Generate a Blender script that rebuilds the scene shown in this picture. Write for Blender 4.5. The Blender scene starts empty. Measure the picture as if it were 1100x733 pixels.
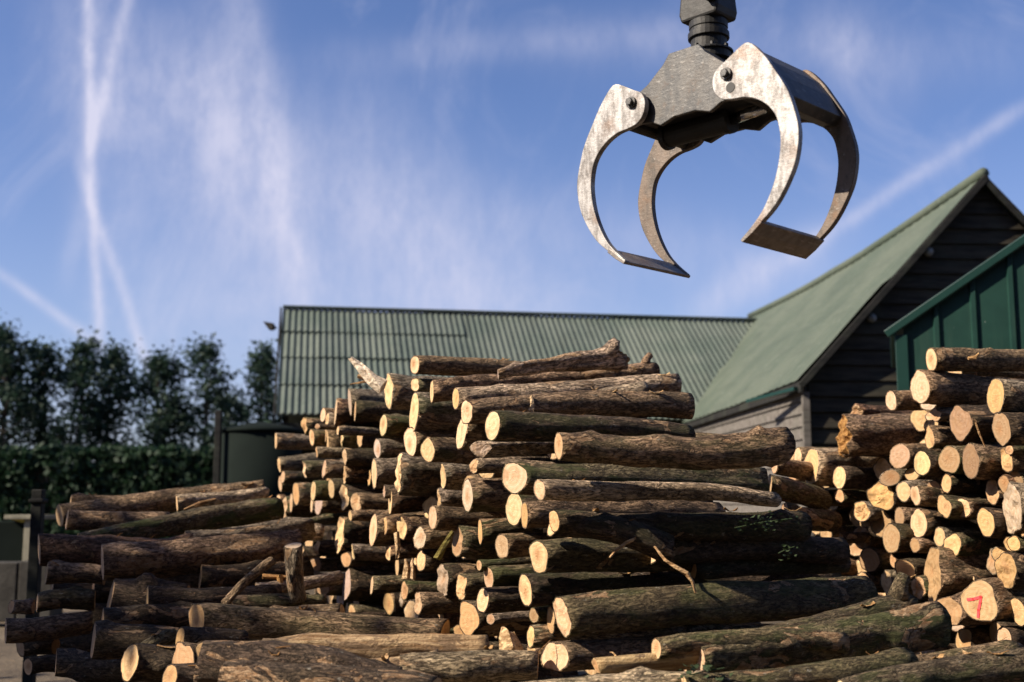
import bpy, math, random
from mathutils import Vector, Matrix, noise as mnoise
R = math.radians
random.seed(11)
S = bpy.context.scene
COL = S.collection
PI = math.pi

# ------------------------------------------------------------------ camera
F_PX = 1300.0
PITCH = math.atan(178.5 / F_PX)
CAMZ = 1.65
cam_d = bpy.data.cameras.new('camera')
cam = bpy.data.objects.new('camera', cam_d)
COL.objects.link(cam)
cam.location = (0, 0, CAMZ)
cam.rotation_euler = (PI / 2 + PITCH, 0, 0)
cam_d.sensor_width = 36
cam_d.lens = 36 * F_PX / 1100
cam_d.clip_end = 3000
cam_d.dof.use_dof = True
cam_d.dof.focus_distance = 6.6
cam_d.dof.aperture_fstop = 1.7
S.camera = cam
FW = Vector((0, math.cos(PITCH), math.sin(PITCH)))
UP = Vector((0, -math.sin(PITCH), math.cos(PITCH)))
RT = Vector((1, 0, 0))
CAM = Vector((0, 0, CAMZ))

def ray(px, py):
    return FW + RT * ((px - 550) / F_PX) + UP * (-(py - 366.5) / F_PX)

def at(px, py, Y):
    d = ray(px, py)
    return CAM + d * (Y / d.y)

def proj(p):
    q = p - CAM
    z = q.dot(FW)
    return 550 + F_PX * q.x / z, 366.5 - F_PX * q.dot(UP) / z

# ------------------------------------------------------------------ node helpers
class NT:
    def __init__(self, tree):
        self.t = tree; self.n = tree.nodes; self.l = tree.links
    def add(self, typ, **kw):
        n = self.n.new(typ)
        for k, v in kw.items(): setattr(n, k, v)
        return n
    def put(self, sock, v):
        if isinstance(v, bpy.types.NodeSocket): self.l.new(v, sock)
        elif v is not None:
            if isinstance(v, (tuple, list)) and len(v) == 3 and sock.type == 'RGBA': v = (*v, 1)
            sock.default_value = v
    def math(self, op, a, b=None, c=None, clamp=False):
        n = self.add('ShaderNodeMath', operation=op, use_clamp=clamp)
        self.put(n.inputs[0], a)
        if b is not None: self.put(n.inputs[1], b)
        if c is not None: self.put(n.inputs[2], c)
        return n.outputs[0]
    def vmath(self, op, a, b=None):
        n = self.add('ShaderNodeVectorMath', operation=op)
        self.put(n.inputs[0], a)
        if b is not None: self.put(n.inputs[1], b)
        return n.outputs[0]
    def mix(self, f, a, b, blend='MIX'):
        n = self.add('ShaderNodeMix', data_type='RGBA', blend_type=blend)
        self.put(n.inputs[0], f); self.put(n.inputs[6], a); self.put(n.inputs[7], b)
        return n.outputs[2]
    def noise(self, vec, scale, detail=4, rough=.55, dist=0, out=0):
        n = self.add('ShaderNodeTexNoise')
        if vec is not None: self.put(n.inputs['Vector'], vec)
        n.inputs['Scale'].default_value = scale; n.inputs['Detail'].default_value = detail
        n.inputs['Roughness'].default_value = rough; n.inputs['Distortion'].default_value = dist
        return n.outputs[out]
    def ramp(self, f, lo, hi):
        n = self.add('ShaderNodeMapRange', interpolation_type='SMOOTHSTEP')
        self.put(n.inputs[0], f); n.inputs[1].default_value = lo; n.inputs[2].default_value = hi
        return n.outputs[0]
    def scale(self, vec, s):
        return self.vmath('MULTIPLY', vec, s)

def new_mat(name, rough=.85, spec=.25):
    m = bpy.data.materials.new(name); m.use_nodes = True
    t = NT(m.node_tree)
    b = m.node_tree.nodes['Principled BSDF']
    b.inputs['Roughness'].default_value = rough
    b.inputs['Specular IOR Level'].default_value = spec
    return m, t, b

def obj_coord(t, rnd=True):
    c = t.add('ShaderNodeTexCoord').outputs['Object']
    if rnd:
        oi = t.add('ShaderNodeObjectInfo')
        r = t.math('MULTIPLY', oi.outputs['Random'], 57.0)
        cb = t.add('ShaderNodeCombineXYZ')
        t.put(cb.inputs[0], r); t.put(cb.inputs[1], t.math('MULTIPLY', r, 1.7)); t.put(cb.inputs[2], t.math('MULTIPLY', r, .6))
        c0 = c
        c = t.vmath('ADD', c, cb.outputs[0])
        return c, c0, oi
    return c

def bump(t, b, h, strength=.5, dist=.01):
    n = t.add('ShaderNodeBump')
    n.inputs['Strength'].default_value = strength; n.inputs['Distance'].default_value = dist
    t.put(n.inputs['Height'], h); t.l.new(n.outputs[0], b.inputs['Normal'])

M = {}
def build_materials():
    # bark: tint comes from the object's own colour, alpha = amount of moss
    m, t, b = new_mat('bark', .9, .2)
    c, c0, oi = obj_coord(t)
    fine = t.noise(t.scale(c, (26, 62, 62)), 1.0, 7, .7)
    furrow = t.noise(t.scale(c, (13, 34, 34)), 1.0, 5, .65, .8)
    patch = t.noise(t.scale(c, (4.5, 9, 9)), 1.0, 5, .6, .8)
    big = t.noise(t.scale(c, (3.5, 7, 7)), 1.0, 5, .6)
    fleck = t.noise(t.scale(c, (22, 40, 40)), 1.0, 3, .6)
    col = t.mix(t.ramp(fine, .33, .68), (.4, .38, .37), (1.5, 1.46, 1.42))
    col = t.mix(1.0, oi.outputs['Color'], col, 'MULTIPLY')
    col = t.mix(t.math('MULTIPLY', t.ramp(big, .46, .62), .8), col, t.mix(.6, col, (.04, .028, .02)))
    fn_ = t.noise(t.scale(c, (11, 48, 48)), 1.0, 4, .6, 1.2)
    fiss = t.math('SUBTRACT', 1.0, t.ramp(t.math('ABSOLUTE', t.math('SUBTRACT', fn_, .5)), .0, .045))
    col = t.mix(t.math('MULTIPLY', fiss, .75), col, (.022, .016, .012))
    # peeled patches showing inner bark and wood
    pt_ = t.math('SUBTRACT', .632, t.math('MULTIPLY', oi.outputs['Random'], .085))
    peel = t.ramp(t.math('SUBTRACT', patch, pt_), 0, .03)
    peelc = t.mix(t.ramp(fine, .35, .65), (.3, .165, .08), (.52, .36, .22))
    col = t.mix(t.math('MULTIPLY', peel, .8), col, peelc)
    edge = t.math('MULTIPLY', t.ramp(t.math('SUBTRACT', patch, pt_), -.045, 0), t.math('SUBTRACT', 1.0, peel))
    col = t.mix(t.math('MULTIPLY', edge, .55), col, (.05, .03, .022))
    # pale lichen flecks
    col = t.mix(t.math('MULTIPLY', t.ramp(fleck, .66, .71), .45), col, (.42, .4, .34))
    # moss
    moss = t.math('MULTIPLY', t.ramp(t.noise(t.scale(c, (3, 8, 8)), 1.0, 6, .65), .47, .6), oi.outputs['Alpha'])
    moss = t.math('MULTIPLY', moss, t.math('SUBTRACT', 1.0, peel))
    col = t.mix(moss, col, t.mix(fine, (.03, .038, .012), (.11, .125, .045)))
    t.put(b.inputs['Base Color'], col)
    h = t.math('ADD', t.math('ADD', t.math('MULTIPLY', furrow, 1.0), t.math('MULTIPLY', fine, .7)), t.math('MULTIPLY', big, 1.2))
    h = t.math('SUBTRACT', h, t.math('MULTIPLY', fiss, .6))
    h = t.math('SUBTRACT', h, t.math('MULTIPLY', peel, .5))
    bump(t, b, h, 1.0, .026)
    M['bark'] = m
    # sawn wood
    m, t, b = new_mat('sawn_wood', .8, .2)
    c, c0, oi = obj_coord(t)
    wob = t.noise(c, 9, 3, .5, 0, 1)
    wv = t.vmath('ADD', c0, t.scale(t.vmath('SUBTRACT', wob, (.5, .5, .5)), (.03, .03, .03)))
    sep = t.add('ShaderNodeSeparateXYZ'); t.put(sep.inputs[0], wv)
    rad = t.math('SQRT', t.math('ADD', t.math('MULTIPLY', sep.outputs[1], sep.outputs[1]), t.math('MULTIPLY', sep.outputs[2], sep.outputs[2])))
    rings = t.math('ADD', t.math('MULTIPLY', t.math('SINE', t.math('MULTIPLY', rad, 620)), .5), .5)
    rings2 = t.math('ADD', t.math('MULTIPLY', t.math('SINE', t.math('MULTIPLY', rad, 190)), .5), .5)
    ang = t.math('ARCTAN2', sep.outputs[2], sep.outputs[1])
    cb = t.add('ShaderNodeCombineXYZ'); t.put(cb.inputs[0], t.math('MULTIPLY', ang, 7.0)); t.put(cb.inputs[1], t.math('MULTIPLY', rad, 9)); t.put(cb.inputs[2], t.math('MULTIPLY', oi.outputs['Random'], 40))
    rays = t.noise(cb.outputs[0], 1.0, 4, .6)
    stain = t.noise(c, 14, 4, .6)
    col = t.mix(t.math('MULTIPLY', rings, .38), (1, 1, 1), (.72, .58, .45))
    col = t.mix(t.math('MULTIPLY', rings2, .42), col, (.75, .6, .45))
    col = t.mix(1.0, col, oi.outputs['Color'], 'MULTIPLY')
    heart = t.math('MULTIPLY', t.math('SUBTRACT', 1.0, t.ramp(rad, .012, .05)), t.ramp(oi.outputs['Random'], .3, .8))
    col = t.mix(t.math('MULTIPLY', heart, .7), col, (.33, .17, .075))
    col = t.mix(t.math('MULTIPLY', t.ramp(stain, .5, .7), .6), col, (.3, .18, .09))
    col = t.mix(t.math('MULTIPLY', t.ramp(rays, .66, .73), .65), col, (.16, .09, .045))
    saw = t.noise(t.scale(c, (8, 14, 130)), 1.0, 3, .6)
    col = t.mix(t.math('MULTIPLY', t.ramp(saw, .5, .7), .16), col, (.35, .24, .14))
    t.put(b.inputs['Base Color'], col)
    bump(t, b, t.math('ADD', saw, t.math('MULTIPLY', rings, .15)), .5, .004)
    M['wood'] = m
    # torn wood / split timber
    m, t, b = new_mat('torn_wood', .85, .2)
    c, c0, oi = obj_coord(t)
    g = t.noise(t.scale(c, (4, 50, 50)), 1.0, 5, .6)
    col = t.mix(t.ramp(g, .3, .7), (.3, .18, .09), (.72, .54, .33))
    col = t.mix(1.0, col, oi.outputs['Color'], 'MULTIPLY')
    k1 = t.noise(t.scale(c, (5, 11, 11)), 1.0, 6, .65, .5); k2 = t.noise(t.scale(c, (30, 45, 45)), 1.0, 5, .7)
    col = t.mix(t.math('MULTIPLY', t.ramp(k1, .5, .56), t.math('SUBTRACT', .9, oi.outputs['Alpha'], clamp=True)), col, t.mix(k2, (.05, .032, .02), (.3, .2, .125)))
    col = t.mix(t.math('MULTIPLY', t.ramp(k2, .55, .68), .5), col, (.16, .09, .045))
    t.put(b.inputs['Base Color'], col); bump(t, b, t.math('ADD', t.math('ADD', g, k1), k2), 1.0, .02)
    M['torn'] = m
    # red marking paint
    m, t, b = new_mat('marking_paint', .6, .3)
    b.inputs['Base Color'].default_value = (.85, .07, .08, 1)
    M['paint'] = m
    # worn painted steel, light
    def steel(name, base, worn, rust, metal, rough, ramt, damt, scr=.35):
        m, t, b = new_mat(name, rough, .5)
        c = obj_coord(t, False)
        n1 = t.noise(t.scale(c, (16, 16, 6)), 1.0, 7, .72); n2 = t.noise(c, 28, 5, .7); n3 = t.noise(t.scale(c, (40, 12, 90)), 1.0, 4, .6)
        n4 = t.noise(c, 4.5, 4, .6)
        col = t.mix(t.ramp(n1, .4, .62), base, worn)
        col = t.mix(t.math('MULTIPLY', t.ramp(n4, .5, .68), ramt), col, rust)
        col = t.mix(t.math('MULTIPLY', t.ramp(n2, .57, .68), damt), col, t.mix(.7, col, (.09, .06, .045)))
        col = t.mix(t.math('MULTIPLY', t.ramp(n3, .6, .7), scr), col, (.5, .47, .44))
        t.put(b.inputs['Base Color'], col)
        b.inputs['Metallic'].default_value = metal
        t.put(b.inputs['Roughness'], t.math('ADD', t.math('MULTIPLY', n2, .3), rough - .15))
        bump(t, b, t.math('ADD', n2, n3), .25, .004)
        return m
    M['claw'] = steel('worn_steel', (.37, .36, .36), (.13, .12, .115), (.17, .105, .07), .3, .5, .85, .85)
    M['claw_rust_shaded'] = steel('rusty_shaded_steel', (.13, .1, .08), (.06, .05, .042), (.15, .08, .04), .3, .55, .9, .8, .25)  # rear arms: browner rust, darkened further to stand in for shadow
    M['housing'] = steel('grey_steel', (.042, .043, .046), (.075, .072, .07), (.06, .05, .043), .25, .5, .5, .6, .22)
    M['black'] = steel('black_steel', (.009, .0095, .011), (.013, .013, .013), (.014, .012, .011), .0, .62, .3, .2, .0)
    M['blade'] = steel('scuffed_steel', (.2, .18, .165), (.13, .11, .1), (.16, .09, .055), .4, .45, .6, .6)
    m, t, b = new_mat('chrome_rod', .15, .5); b.inputs['Metallic'].default_value = 1; b.inputs['Base Color'].default_value = (.6, .6, .6, 1); M['chrome'] = m
    m, t, b = new_mat('black_rubber', .55, .4); b.inputs['Base Color'].default_value = (.012, .012, .013, 1); M['rubber'] = m
    # corrugated roof, weathered green
    def roofm(name, a, bb, dirt, rib):
        m, t, b = new_mat(name, .7, .25)
        c = obj_coord(t, False)
        n1 = t.noise(c, .7, 5, .6); n2 = t.noise(c, 9, 6, .7); n3 = t.noise(t.scale(c, (5, .6, .6)), 1.0, 4, .6)
        n4 = t.noise(c, 40, 3, .6)
        col = t.mix(t.ramp(n1, .35, .65), a, bb)
        col = t.mix(t.math('MULTIPLY', t.ramp(n3, .45, .75), .45), col, dirt)
        col = t.mix(t.math('MULTIPLY', t.ramp(n2, .55, .7), .3), col, (.23, .25, .21))
        col = t.mix(t.math('MULTIPLY', t.ramp(n4, .68, .74), .35), col, (.4, .42, .36))
        isl = t.add('ShaderNodeNewGeometry').outputs['Random Per Island']
        col = t.mix(1.0, col, t.mix(isl, (.78, .81, .83), (1.12, 1.1, 1.07)), 'MULTIPLY')
        t.put(b.inputs['Base Color'], col)
        bump(t, b, n2, .3, .01)
        return m
    M['roof_a'] = roofm('green_corrugated', (.075, .098, .083), (.105, .125, .107), (.05, .06, .05), False)
    M['roof_b'] = roofm('green_roof_felt', (.068, .088, .066), (.09, .108, .082), (.048, .062, .048), False)
    def wood(name, a, bb, sc=(1.2, 12, 12), rough=.85):
        m, t, b = new_mat(name, rough, .2)
        c, c0, oi = obj_coord(t)
        g = t.noise(t.scale(c, sc), 1.0, 6, .65); k = t.noise(c, 2.2, 4, .6)
        col = t.mix(t.ramp(g, .3, .7), a, bb)
        col = t.mix(t.math('MULTIPLY', t.ramp(k, .45, .7), .5), col, t.mix(.5, col, (.06, .07, .05)))
        t.put(b.inputs['Base Color'], col); bump(t, b, g, .6, .008)
        return m
    M['board_dark'] = wood('dark_boards', (.014, .013, .011), (.05, .042, .03))
    M['board_grey'] = wood('weathered_boards', (.08, .07, .062), (.17, .155, .14))
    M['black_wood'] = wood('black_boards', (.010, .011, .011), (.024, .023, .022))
    M['old_post'] = wood('post_wood', (.14, .11, .09), (.28, .24, .2), (10, 10, 1.2))
    M['pale_paint'] = wood('pale_painted_wood', (.2, .185, .14), (.3, .28, .21), (8, 8, 1.5))
    # green profiled steel
    m, t, b = new_mat('green_cladding', .45, .4)
    c = obj_coord(t, False)
    n = t.noise(c, 3, 5, .6); st = t.noise(t.scale(c, (9, 9, .8)), 1.0, 4, .6); sp = t.noise(c, 22, 2, .5)
    col = t.mix(t.ramp(n, .3, .7), (.006, .03, .024), (.009, .04, .031))
    col = t.mix(t.math('MULTIPLY', t.ramp(st, .5, .75), .4), col, (.03, .06, .045))
    col = t.mix(t.math('MULTIPLY', t.ramp(sp, .74, .77), .7), col, (.35, .38, .34))
    t.put(b.inputs['Base Color'], col); bump(t, b, n, .1, .01)
    M['clad'] = m
    m, t, b = new_mat('green_trim', .4, .4)
    c = obj_coord(t, False); n = t.noise(c, 6, 4, .6)
    t.put(b.inputs['Base Color'], t.mix(n, (.005, .026, .022), (.009, .04, .033))); M['trim'] = m
    # foliage
    def leaf(name, a, bb):
        m, t, b = new_mat(name, .65, .25)
        c = obj_coord(t, False)
        n = t.noise(c, .6, 4, .6); n2 = t.noise(c, 6, 2, .5)
        col = t.mix(t.ramp(n, .35, .65), a, bb)
        col = t.mix(t.math('MULTIPLY', n2, .3), col, (.06, .1, .045))
        t.put(b.inputs['Base Color'], col)
        tr = t.add('ShaderNodeBsdfTranslucent'); t.put(tr.inputs[0], col)
        mx = t.add('ShaderNodeMixShader'); mx.inputs[0].default_value = .25
        t.l.new(b.outputs[0], mx.inputs[1]); t.l.new(tr.outputs[0], mx.inputs[2])
        out = [n for n in m.node_tree.nodes if n.type == 'OUTPUT_MATERIAL'][0]
        t.l.new(mx.outputs[0], out.inputs[0])
        return m
    M['leaf'] = leaf('tree_foliage', (.007, .022, .02), (.018, .042, .028))
    M['hedge'] = leaf('hedge_foliage', (.006, .021, .012), (.014, .04, .019))
    M['ivy'] = leaf('ivy_leaf', (.02, .036, .014), (.05, .07, .03))
    m, t, b = new_mat('tree_bark', .9, .2); b.inputs['Base Color'].default_value = (.06, .05, .04, 1)
    c = obj_coord(t, False); n = t.noise(t.scale(c, (8, 8, 1.5)), 1.0, 4)
    t.put(b.inputs['Base Color'], t.mix(n, (.03, .025, .02), (.1, .085, .07))); M['trunk'] = m
    # ground
    m, t, b = new_mat('yard_dirt', .95, .15)
    c = obj_coord(t, False)
    n = t.noise(c, .35, 6, .6); n2 = t.noise(c, 12, 5, .7); v = t.add('ShaderNodeTexVoronoi'); v.inputs['Scale'].default_value = 16
    t.put(v.inputs['Vector'], c)
    col = t.mix(t.ramp(n, .35, .65), (.075, .06, .045), (.15, .12, .085))
    col = t.mix(t.math('MULTIPLY', t.ramp(n2, .55, .7), .7), col, (.3, .21, .12))
    col = t.mix(t.math('MULTIPLY', t.math('SUBTRACT', 1.0, t.ramp(v.outputs['Distance'], .1, .3)), .35), col, (.34, .25, .15))
    t.put(b.inputs['Base Color'], col); bump(t, b, t.math('ADD', n2, n), .8, .05)
    M['dirt'] = m
    m, t, b = new_mat('concrete', .9, .2)
    c = obj_coord(t, False); n = t.noise(c, 3, 6, .65); n2 = t.noise(c, 25, 4, .6)
    t.put(b.inputs['Base Color'], t.mix(t.ramp(n, .3, .7), (.03, .028, .025), (.07, .066, .058))); bump(t, b, n2, .5, .01)
    M['concrete'] = m
    m, t, b = new_mat('tank_plastic_shaded', .95, .08)
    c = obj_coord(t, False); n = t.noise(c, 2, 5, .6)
    t.put(b.inputs['Base Color'], t.mix(n, (.005, .008, .007), (.011, .016, .014))); M['tank'] = m  # near-black: the tank's shade is put into its base colour
    m, t, b = new_mat('lamp_glass', .2, .5); b.inputs['Base Color'].default_value = (.16, .17, .17, 1); M['glass'] = m
    m, t, b = new_mat('yellow_trim', .6, .3); b.inputs['Base Color'].default_value = (.5, .38, .06, 1); M['yellow'] = m
build_materials()

# ------------------------------------------------------------------ mesh helpers
class MB:
    def __init__(self): self.v = []; self.f = []
    def add(self, vs, fs):
        o = len(self.v); self.v += [tuple(p) for p in vs]; self.f += [tuple(i + o for i in f) for f in fs]
        return self
    def box(self, x0, x1, y0, y1, z0, z1, mat=None):
        vs = [Vector(p) for p in ((x0,y0,z0),(x1,y0,z0),(x1,y1,z0),(x0,y1,z0),(x0,y0,z1),(x1,y0,z1),(x1,y1,z1),(x0,y1,z1))]
        if mat is not None: vs = [mat @ p for p in vs]
        return self.add(vs, [(3,2,1,0),(4,5,6,7),(0,1,5,4),(1,2,6,5),(2,3,7,6),(3,0,4,7)])
    def bar(self, a, b, w, h, up=Vector((0, 0, 1))):
        a = Vector(a); b = Vector(b); d = (b - a); L = d.length; d.normalize()
        s = d.cross(up)
        if s.length < 1e-4: s = d.cross(Vector((0, 1, 0)))
        s.normalize(); u = s.cross(d)
        m = Matrix((( d.x, s.x, u.x, a.x), (d.y, s.y, u.y, a.y), (d.z, s.z, u.z, a.z), (0,0,0,1)))
        return self.box(0, L, -w/2, w/2, -h/2, h/2, m)
    def prism(self, poly, y0, y1, mat=None):     # polygon in xz extruded along y
        n = len(poly)
        vs = [Vector((p[0], y0, p[1])) for p in poly] + [Vector((p[0], y1, p[1])) for p in poly]
        if mat is not None: vs = [mat @ p for p in vs]
        fs = [tuple(range(n)), tuple(range(2*n-1, n-1, -1))] + [(i, i+n, (i+1) % n + n, (i+1) % n) for i in range(n)]
        return self.add(vs, fs)
    def tube(self, pts, rads, seg=12, cap=True):
        pts = [Vector(p) for p in pts]
        if not isinstance(rads, (list, tuple)): rads = [rads] * len(pts)
        o = len(self.v); vs = []; fs = []
        prev = None
        for i, p in enumerate(pts):
            d = (pts[min(i+1, len(pts)-1)] - pts[max(i-1, 0)])
            if d.length < 1e-6: d = prev_d
            d = d.normalized(); prev_d = d
            if prev is None:
                s = d.cross(Vector((0, 0, 1)))
                if s.length < .05: s = d.cross(Vector((0, 1, 0)))
            else:
                s = prev - d * prev.dot(d)
            s.normalize(); prev = s
            u = d.cross(s)
            for k in range(seg):
                a = 2 * PI * k / seg
                vs.append(p + (s * math.cos(a) + u * math.sin(a)) * rads[i])
        for i in range(len(pts) - 1):
            for k in range(seg):
                k2 = (k + 1) % seg
                fs.append((i*seg+k, i*seg+k2, (i+1)*seg+k2, (i+1)*seg+k))
        if cap:
            fs.append(tuple(range(seg-1, -1, -1))); fs.append(tuple((len(pts)-1)*seg + k for k in range(seg)))
        return self.add(vs, fs)
    def build(self, name, mat, parent=None, smooth=False, bevel=0, origin=None):
        me = bpy.data.meshes.new(name)
        vs = self.v
        if origin is not None: vs = [tuple(Vector(p) - Vector(origin)) for p in vs]
        me.from_pydata(vs, [], self.f); me.update()
        if smooth: me.polygons.foreach_set('use_smooth', [True] * len(me.polygons))
        me.materials.append(mat)
        o = bpy.data.objects.new(name, me); COL.objects.link(o)
        if origin is not None: o.location = origin
        if parent is not None: o.parent = parent
        if bevel:
            bv = o.modifiers.new('bevel', 'BEVEL'); bv.width = bevel; bv.segments = 2; bv.limit_method = 'ANGLE'; bv.angle_limit = R(40)
        return o

def tag(o, label=None, cat=None, group=None, kind=None):
    if label: o['label'] = label
    if cat: o['category'] = cat
    if group: o['group'] = group
    if kind: o['kind'] = kind
    return o
def empty(name, loc, label, cat, group=None, rz=0):
    o = bpy.data.objects.new(name, None); COL.objects.link(o)
    o.empty_display_size = .2
    o.location = loc; o.rotation_euler = (0, 0, rz)
    return tag(o, label, cat, group)

# ------------------------------------------------------------------ logs
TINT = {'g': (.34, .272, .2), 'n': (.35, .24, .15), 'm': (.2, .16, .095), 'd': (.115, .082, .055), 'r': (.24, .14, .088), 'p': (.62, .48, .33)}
FACE = {'w': (.62, .44, .265), 'a': (.48, .38, .3), 'o': (.57, .37, .19), 's': (.37, .25, .145), 'x': (.66, .49, .305)}

def shape_fn(rng, amp):
    c = [(k, rng.uniform(-1, 1) * amp / (k - 1) ** .7, rng.uniform(0, 2*PI)) for k in (2, 3, 4, 5)]
    f = lambda a: 1 + sum(q * math.cos(k * a + p) for k, q, p in c)
    mx = max(f(i * PI / 16) for i in range(32)); mn = .5 + .5 * mx
    return lambda a: f(a) / mn

def tear(y, z, amt, seed):
    return amt * (1.5 * mnoise.noise(Vector((y * 9, z * 15, seed * 3.1))) + .7 * mnoise.noise(Vector((y * 34, z * 22, seed * 1.7))) + .35 * mnoise.noise(Vector((y * 90, z * 60, seed))))

def cut_mesh(ring, sgn, rng, rough, ctr, rag=0, seed=0):
    """ring: end ring in log coords. returns verts (relative to ctr), faces"""
    n = len(ring); vs = []; fs = []
    levels = (1.0, .86, .7, .54, .36, .18)
    for lv in levels:
        for p in ring:
            p0 = p - Vector((tear(p.y, p.z, rag, seed), 0, 0)) if rag else p
            q = ctr + (p0 - ctr) * lv
            if rag: q.x += tear(q.y, q.z, rag, seed)
            elif lv < 1:
                j = rng.uniform(-1, 1) * min(rough, .006)
                if rough > .004: j += rough * 3.2 * mnoise.noise(Vector((q.y * 22, q.z * 34, 5.5)))
                q = q + Vector((j, 0, 0))
            vs.append(q - ctr)
    vs.append(Vector((tear(ctr.y, ctr.z, rag, seed) if rag else 0, 0, 0)))
    for l in range(len(levels) - 1):
        for k in range(n):
            k2 = (k + 1) % n
            f = (l*n+k, l*n+k2, (l+1)*n+k2, (l+1)*n+k)
            fs.append(f if sgn > 0 else f[::-1])
    l = len(levels) - 1
    for k in range(n):
        f = (l*n+k, l*n+(k+1) % n, len(vs) - 1)
        fs.append(f if sgn > 0 else f[::-1])
    return vs, fs

def make_log(A, B, d0, d1, tint='g', moss=.2, face='w', face2=None, cutA=(0, 0), cutB=(0, 0), lump=.05, bend=0., knots=0, rag=0., ragB=0., seed=0,
             rough=1.0, stubs=None, flare=0., name='log', mat='bark'):
    """A, B end centres in world; d0, d1 diameters there; cut = (yaw, tilt) of the saw cut off square."""
    rng = random.Random(seed * 7919 + 13)
    A = Vector(A); B = Vector(B)
    ax = B - A; L = ax.length; ax.normalize()
    sy = Vector((0, 0, 1)).cross(ax)
    if sy.length < .1: sy = Vector((0, 1, 0)).cross(ax)
    sy.normalize(); sz = ax.cross(sy)
    rot = Matrix(((ax.x, sy.x, sz.x), (ax.y, sy.y, sz.y), (ax.z, sy.z, sz.z)))
    dm = (d0 + d1) / 2
    seg = 30 if dm > .1 else 24
    nr = max(10, min(44, int(L / .055)))
    sh = shape_fn(rng, lump); sh2 = shape_fn(rng, lump * 1.2)
    ba = rng.uniform(0, 2*PI)
    bend_v = (math.cos(ba) * bend, math.sin(ba) * bend)
    ka = [(rng.uniform(.08, .95), rng.uniform(0, 2*PI), rng.uniform(.15, .5), rng.uniform(.03, .07)) for _ in range(knots)]
    s1 = Vector((rng.uniform(0, 99), rng.uniform(0, 99), rng.uniform(0, 99)))
    def P(t, k):
        a = 2*PI*k/seg
        r = (d0 + (d1 - d0) * t) / 2
        r *= 1 + flare * max(0, (t - .72) / .28) ** 2
        s = sh(a) * (1 - t) + sh2(a) * t
        x = t * L
        nv = mnoise.noise(Vector((x * 5, math.cos(a) * r * 14, math.sin(a) * r * 14)) + s1)
        nv2 = mnoise.noise(Vector((x * 14, math.cos(a) * r * 45, math.sin(a) * r * 45)) + s1 * 2)
        q = r * s * (1 + rough * (.085 * nv + .05 * nv2))
        for (kt, kp, kam, kw) in ka:
            da = (a - kp + PI) % (2*PI) - PI
            q += r * kam * math.exp(-((x - kt * L) / kw) ** 2 - (da / .45) ** 2)
        bx = math.sin(PI * t)
        wob = mnoise.noise(Vector((x * 1.6, 3.3, 7.7)) + s1) * .025 * min(1, L)
        wob2 = mnoise.noise(Vector((x * 1.6, 9.3, 1.7)) + s1) * .025 * min(1, L)
        e = min(1, t * 8, (1 - t) * 8)
        return Vector((x, math.cos(a) * q + bend_v[0] * bx + wob * e, math.sin(a) * q + bend_v[1] * bx + wob2 * e))
    rings = [[P(i / nr, k) for k in range(seg)] for i in range(nr + 1)]
    def cut(ring, xc, yaw, tilt, raga):
        ty = -math.tan(max(-.8, min(.8, yaw))); tz = math.tan(tilt)
        out = []
        for k, p in enumerate(ring):
            j = 0
            if raga: j = tear(p.y, p.z, raga, seed)
            out.append(Vector((xc + ty * p.y + tz * p.z + j, p.y, p.z)))
        return out
    rings[0] = cut(rings[0], 0, cutA[0], cutA[1], rag)
    rings[-1] = cut(rings[-1], L, cutB[0], cutB[1], ragB)
    # keep inner rings from crossing the slanted cuts
    for i in range(1, nr):
        for k in range(seg):
            p = rings[i][k]
            lo = rings[0][k].x + .004 * i; hi = rings[-1][k].x - .004 * (nr - i)
            p.x = min(max(p.x, lo), hi)
    b = MB()
    vs = [p for r in rings for p in r]; fs = []
    for i in range(nr):
        for k in range(seg):
            k2 = (k + 1) % seg
            fs.append((i*seg+k, (i+1)*seg+k, (i+1)*seg+k2, i*seg+k2))
    def inner(ring):
        c = sum(ring, Vector()) / seg
        return [c + (p - c) * (1 - min(.12, .007 / max(.01, dm / 2))) for p in ring], c
    inA, cA = inner(rings[0]); inB, cB = inner(rings[-1])
    oA = len(vs); vs += inA
    oB = len(vs); vs += inB
    for k in range(seg):
        k2 = (k + 1) % seg
        fs.append((k, k2, oA + k2, oA + k)); fs.append((nr*seg+k2, nr*seg+k, oB+k, oB+k2))
    b.add(vs, fs)
    if stubs:
        for (t, ang, ln, rr) in stubs:
            i = int(t * nr); k = int(ang / (2*PI) * seg) % seg
            c = sum(rings[i], Vector()) / seg
            p = rings[i][k]; d = (p - c).normalized()
            q = c + (p - c) * .7
            b.tube([q, p + d * ln * .3 + Vector((.01, 0, 0)), p + d * ln * .7 + Vector((.03, 0, 0)), p + d * ln + Vector((.05, 0, .0))], [rr * 1.7, rr * 1.2, rr, rr * .9], 10)
    o = b.build(name, M[mat], smooth=True)
    o.matrix_world = Matrix.Translation(A) @ rot.to_4x4()
    tc = TINT[tint]; j = rng.uniform(.85, 1.15)
    if mat == 'torn': tc = (.8, .78, .72)
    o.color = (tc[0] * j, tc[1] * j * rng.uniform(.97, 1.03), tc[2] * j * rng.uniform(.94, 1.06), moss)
    cuts = []
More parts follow.
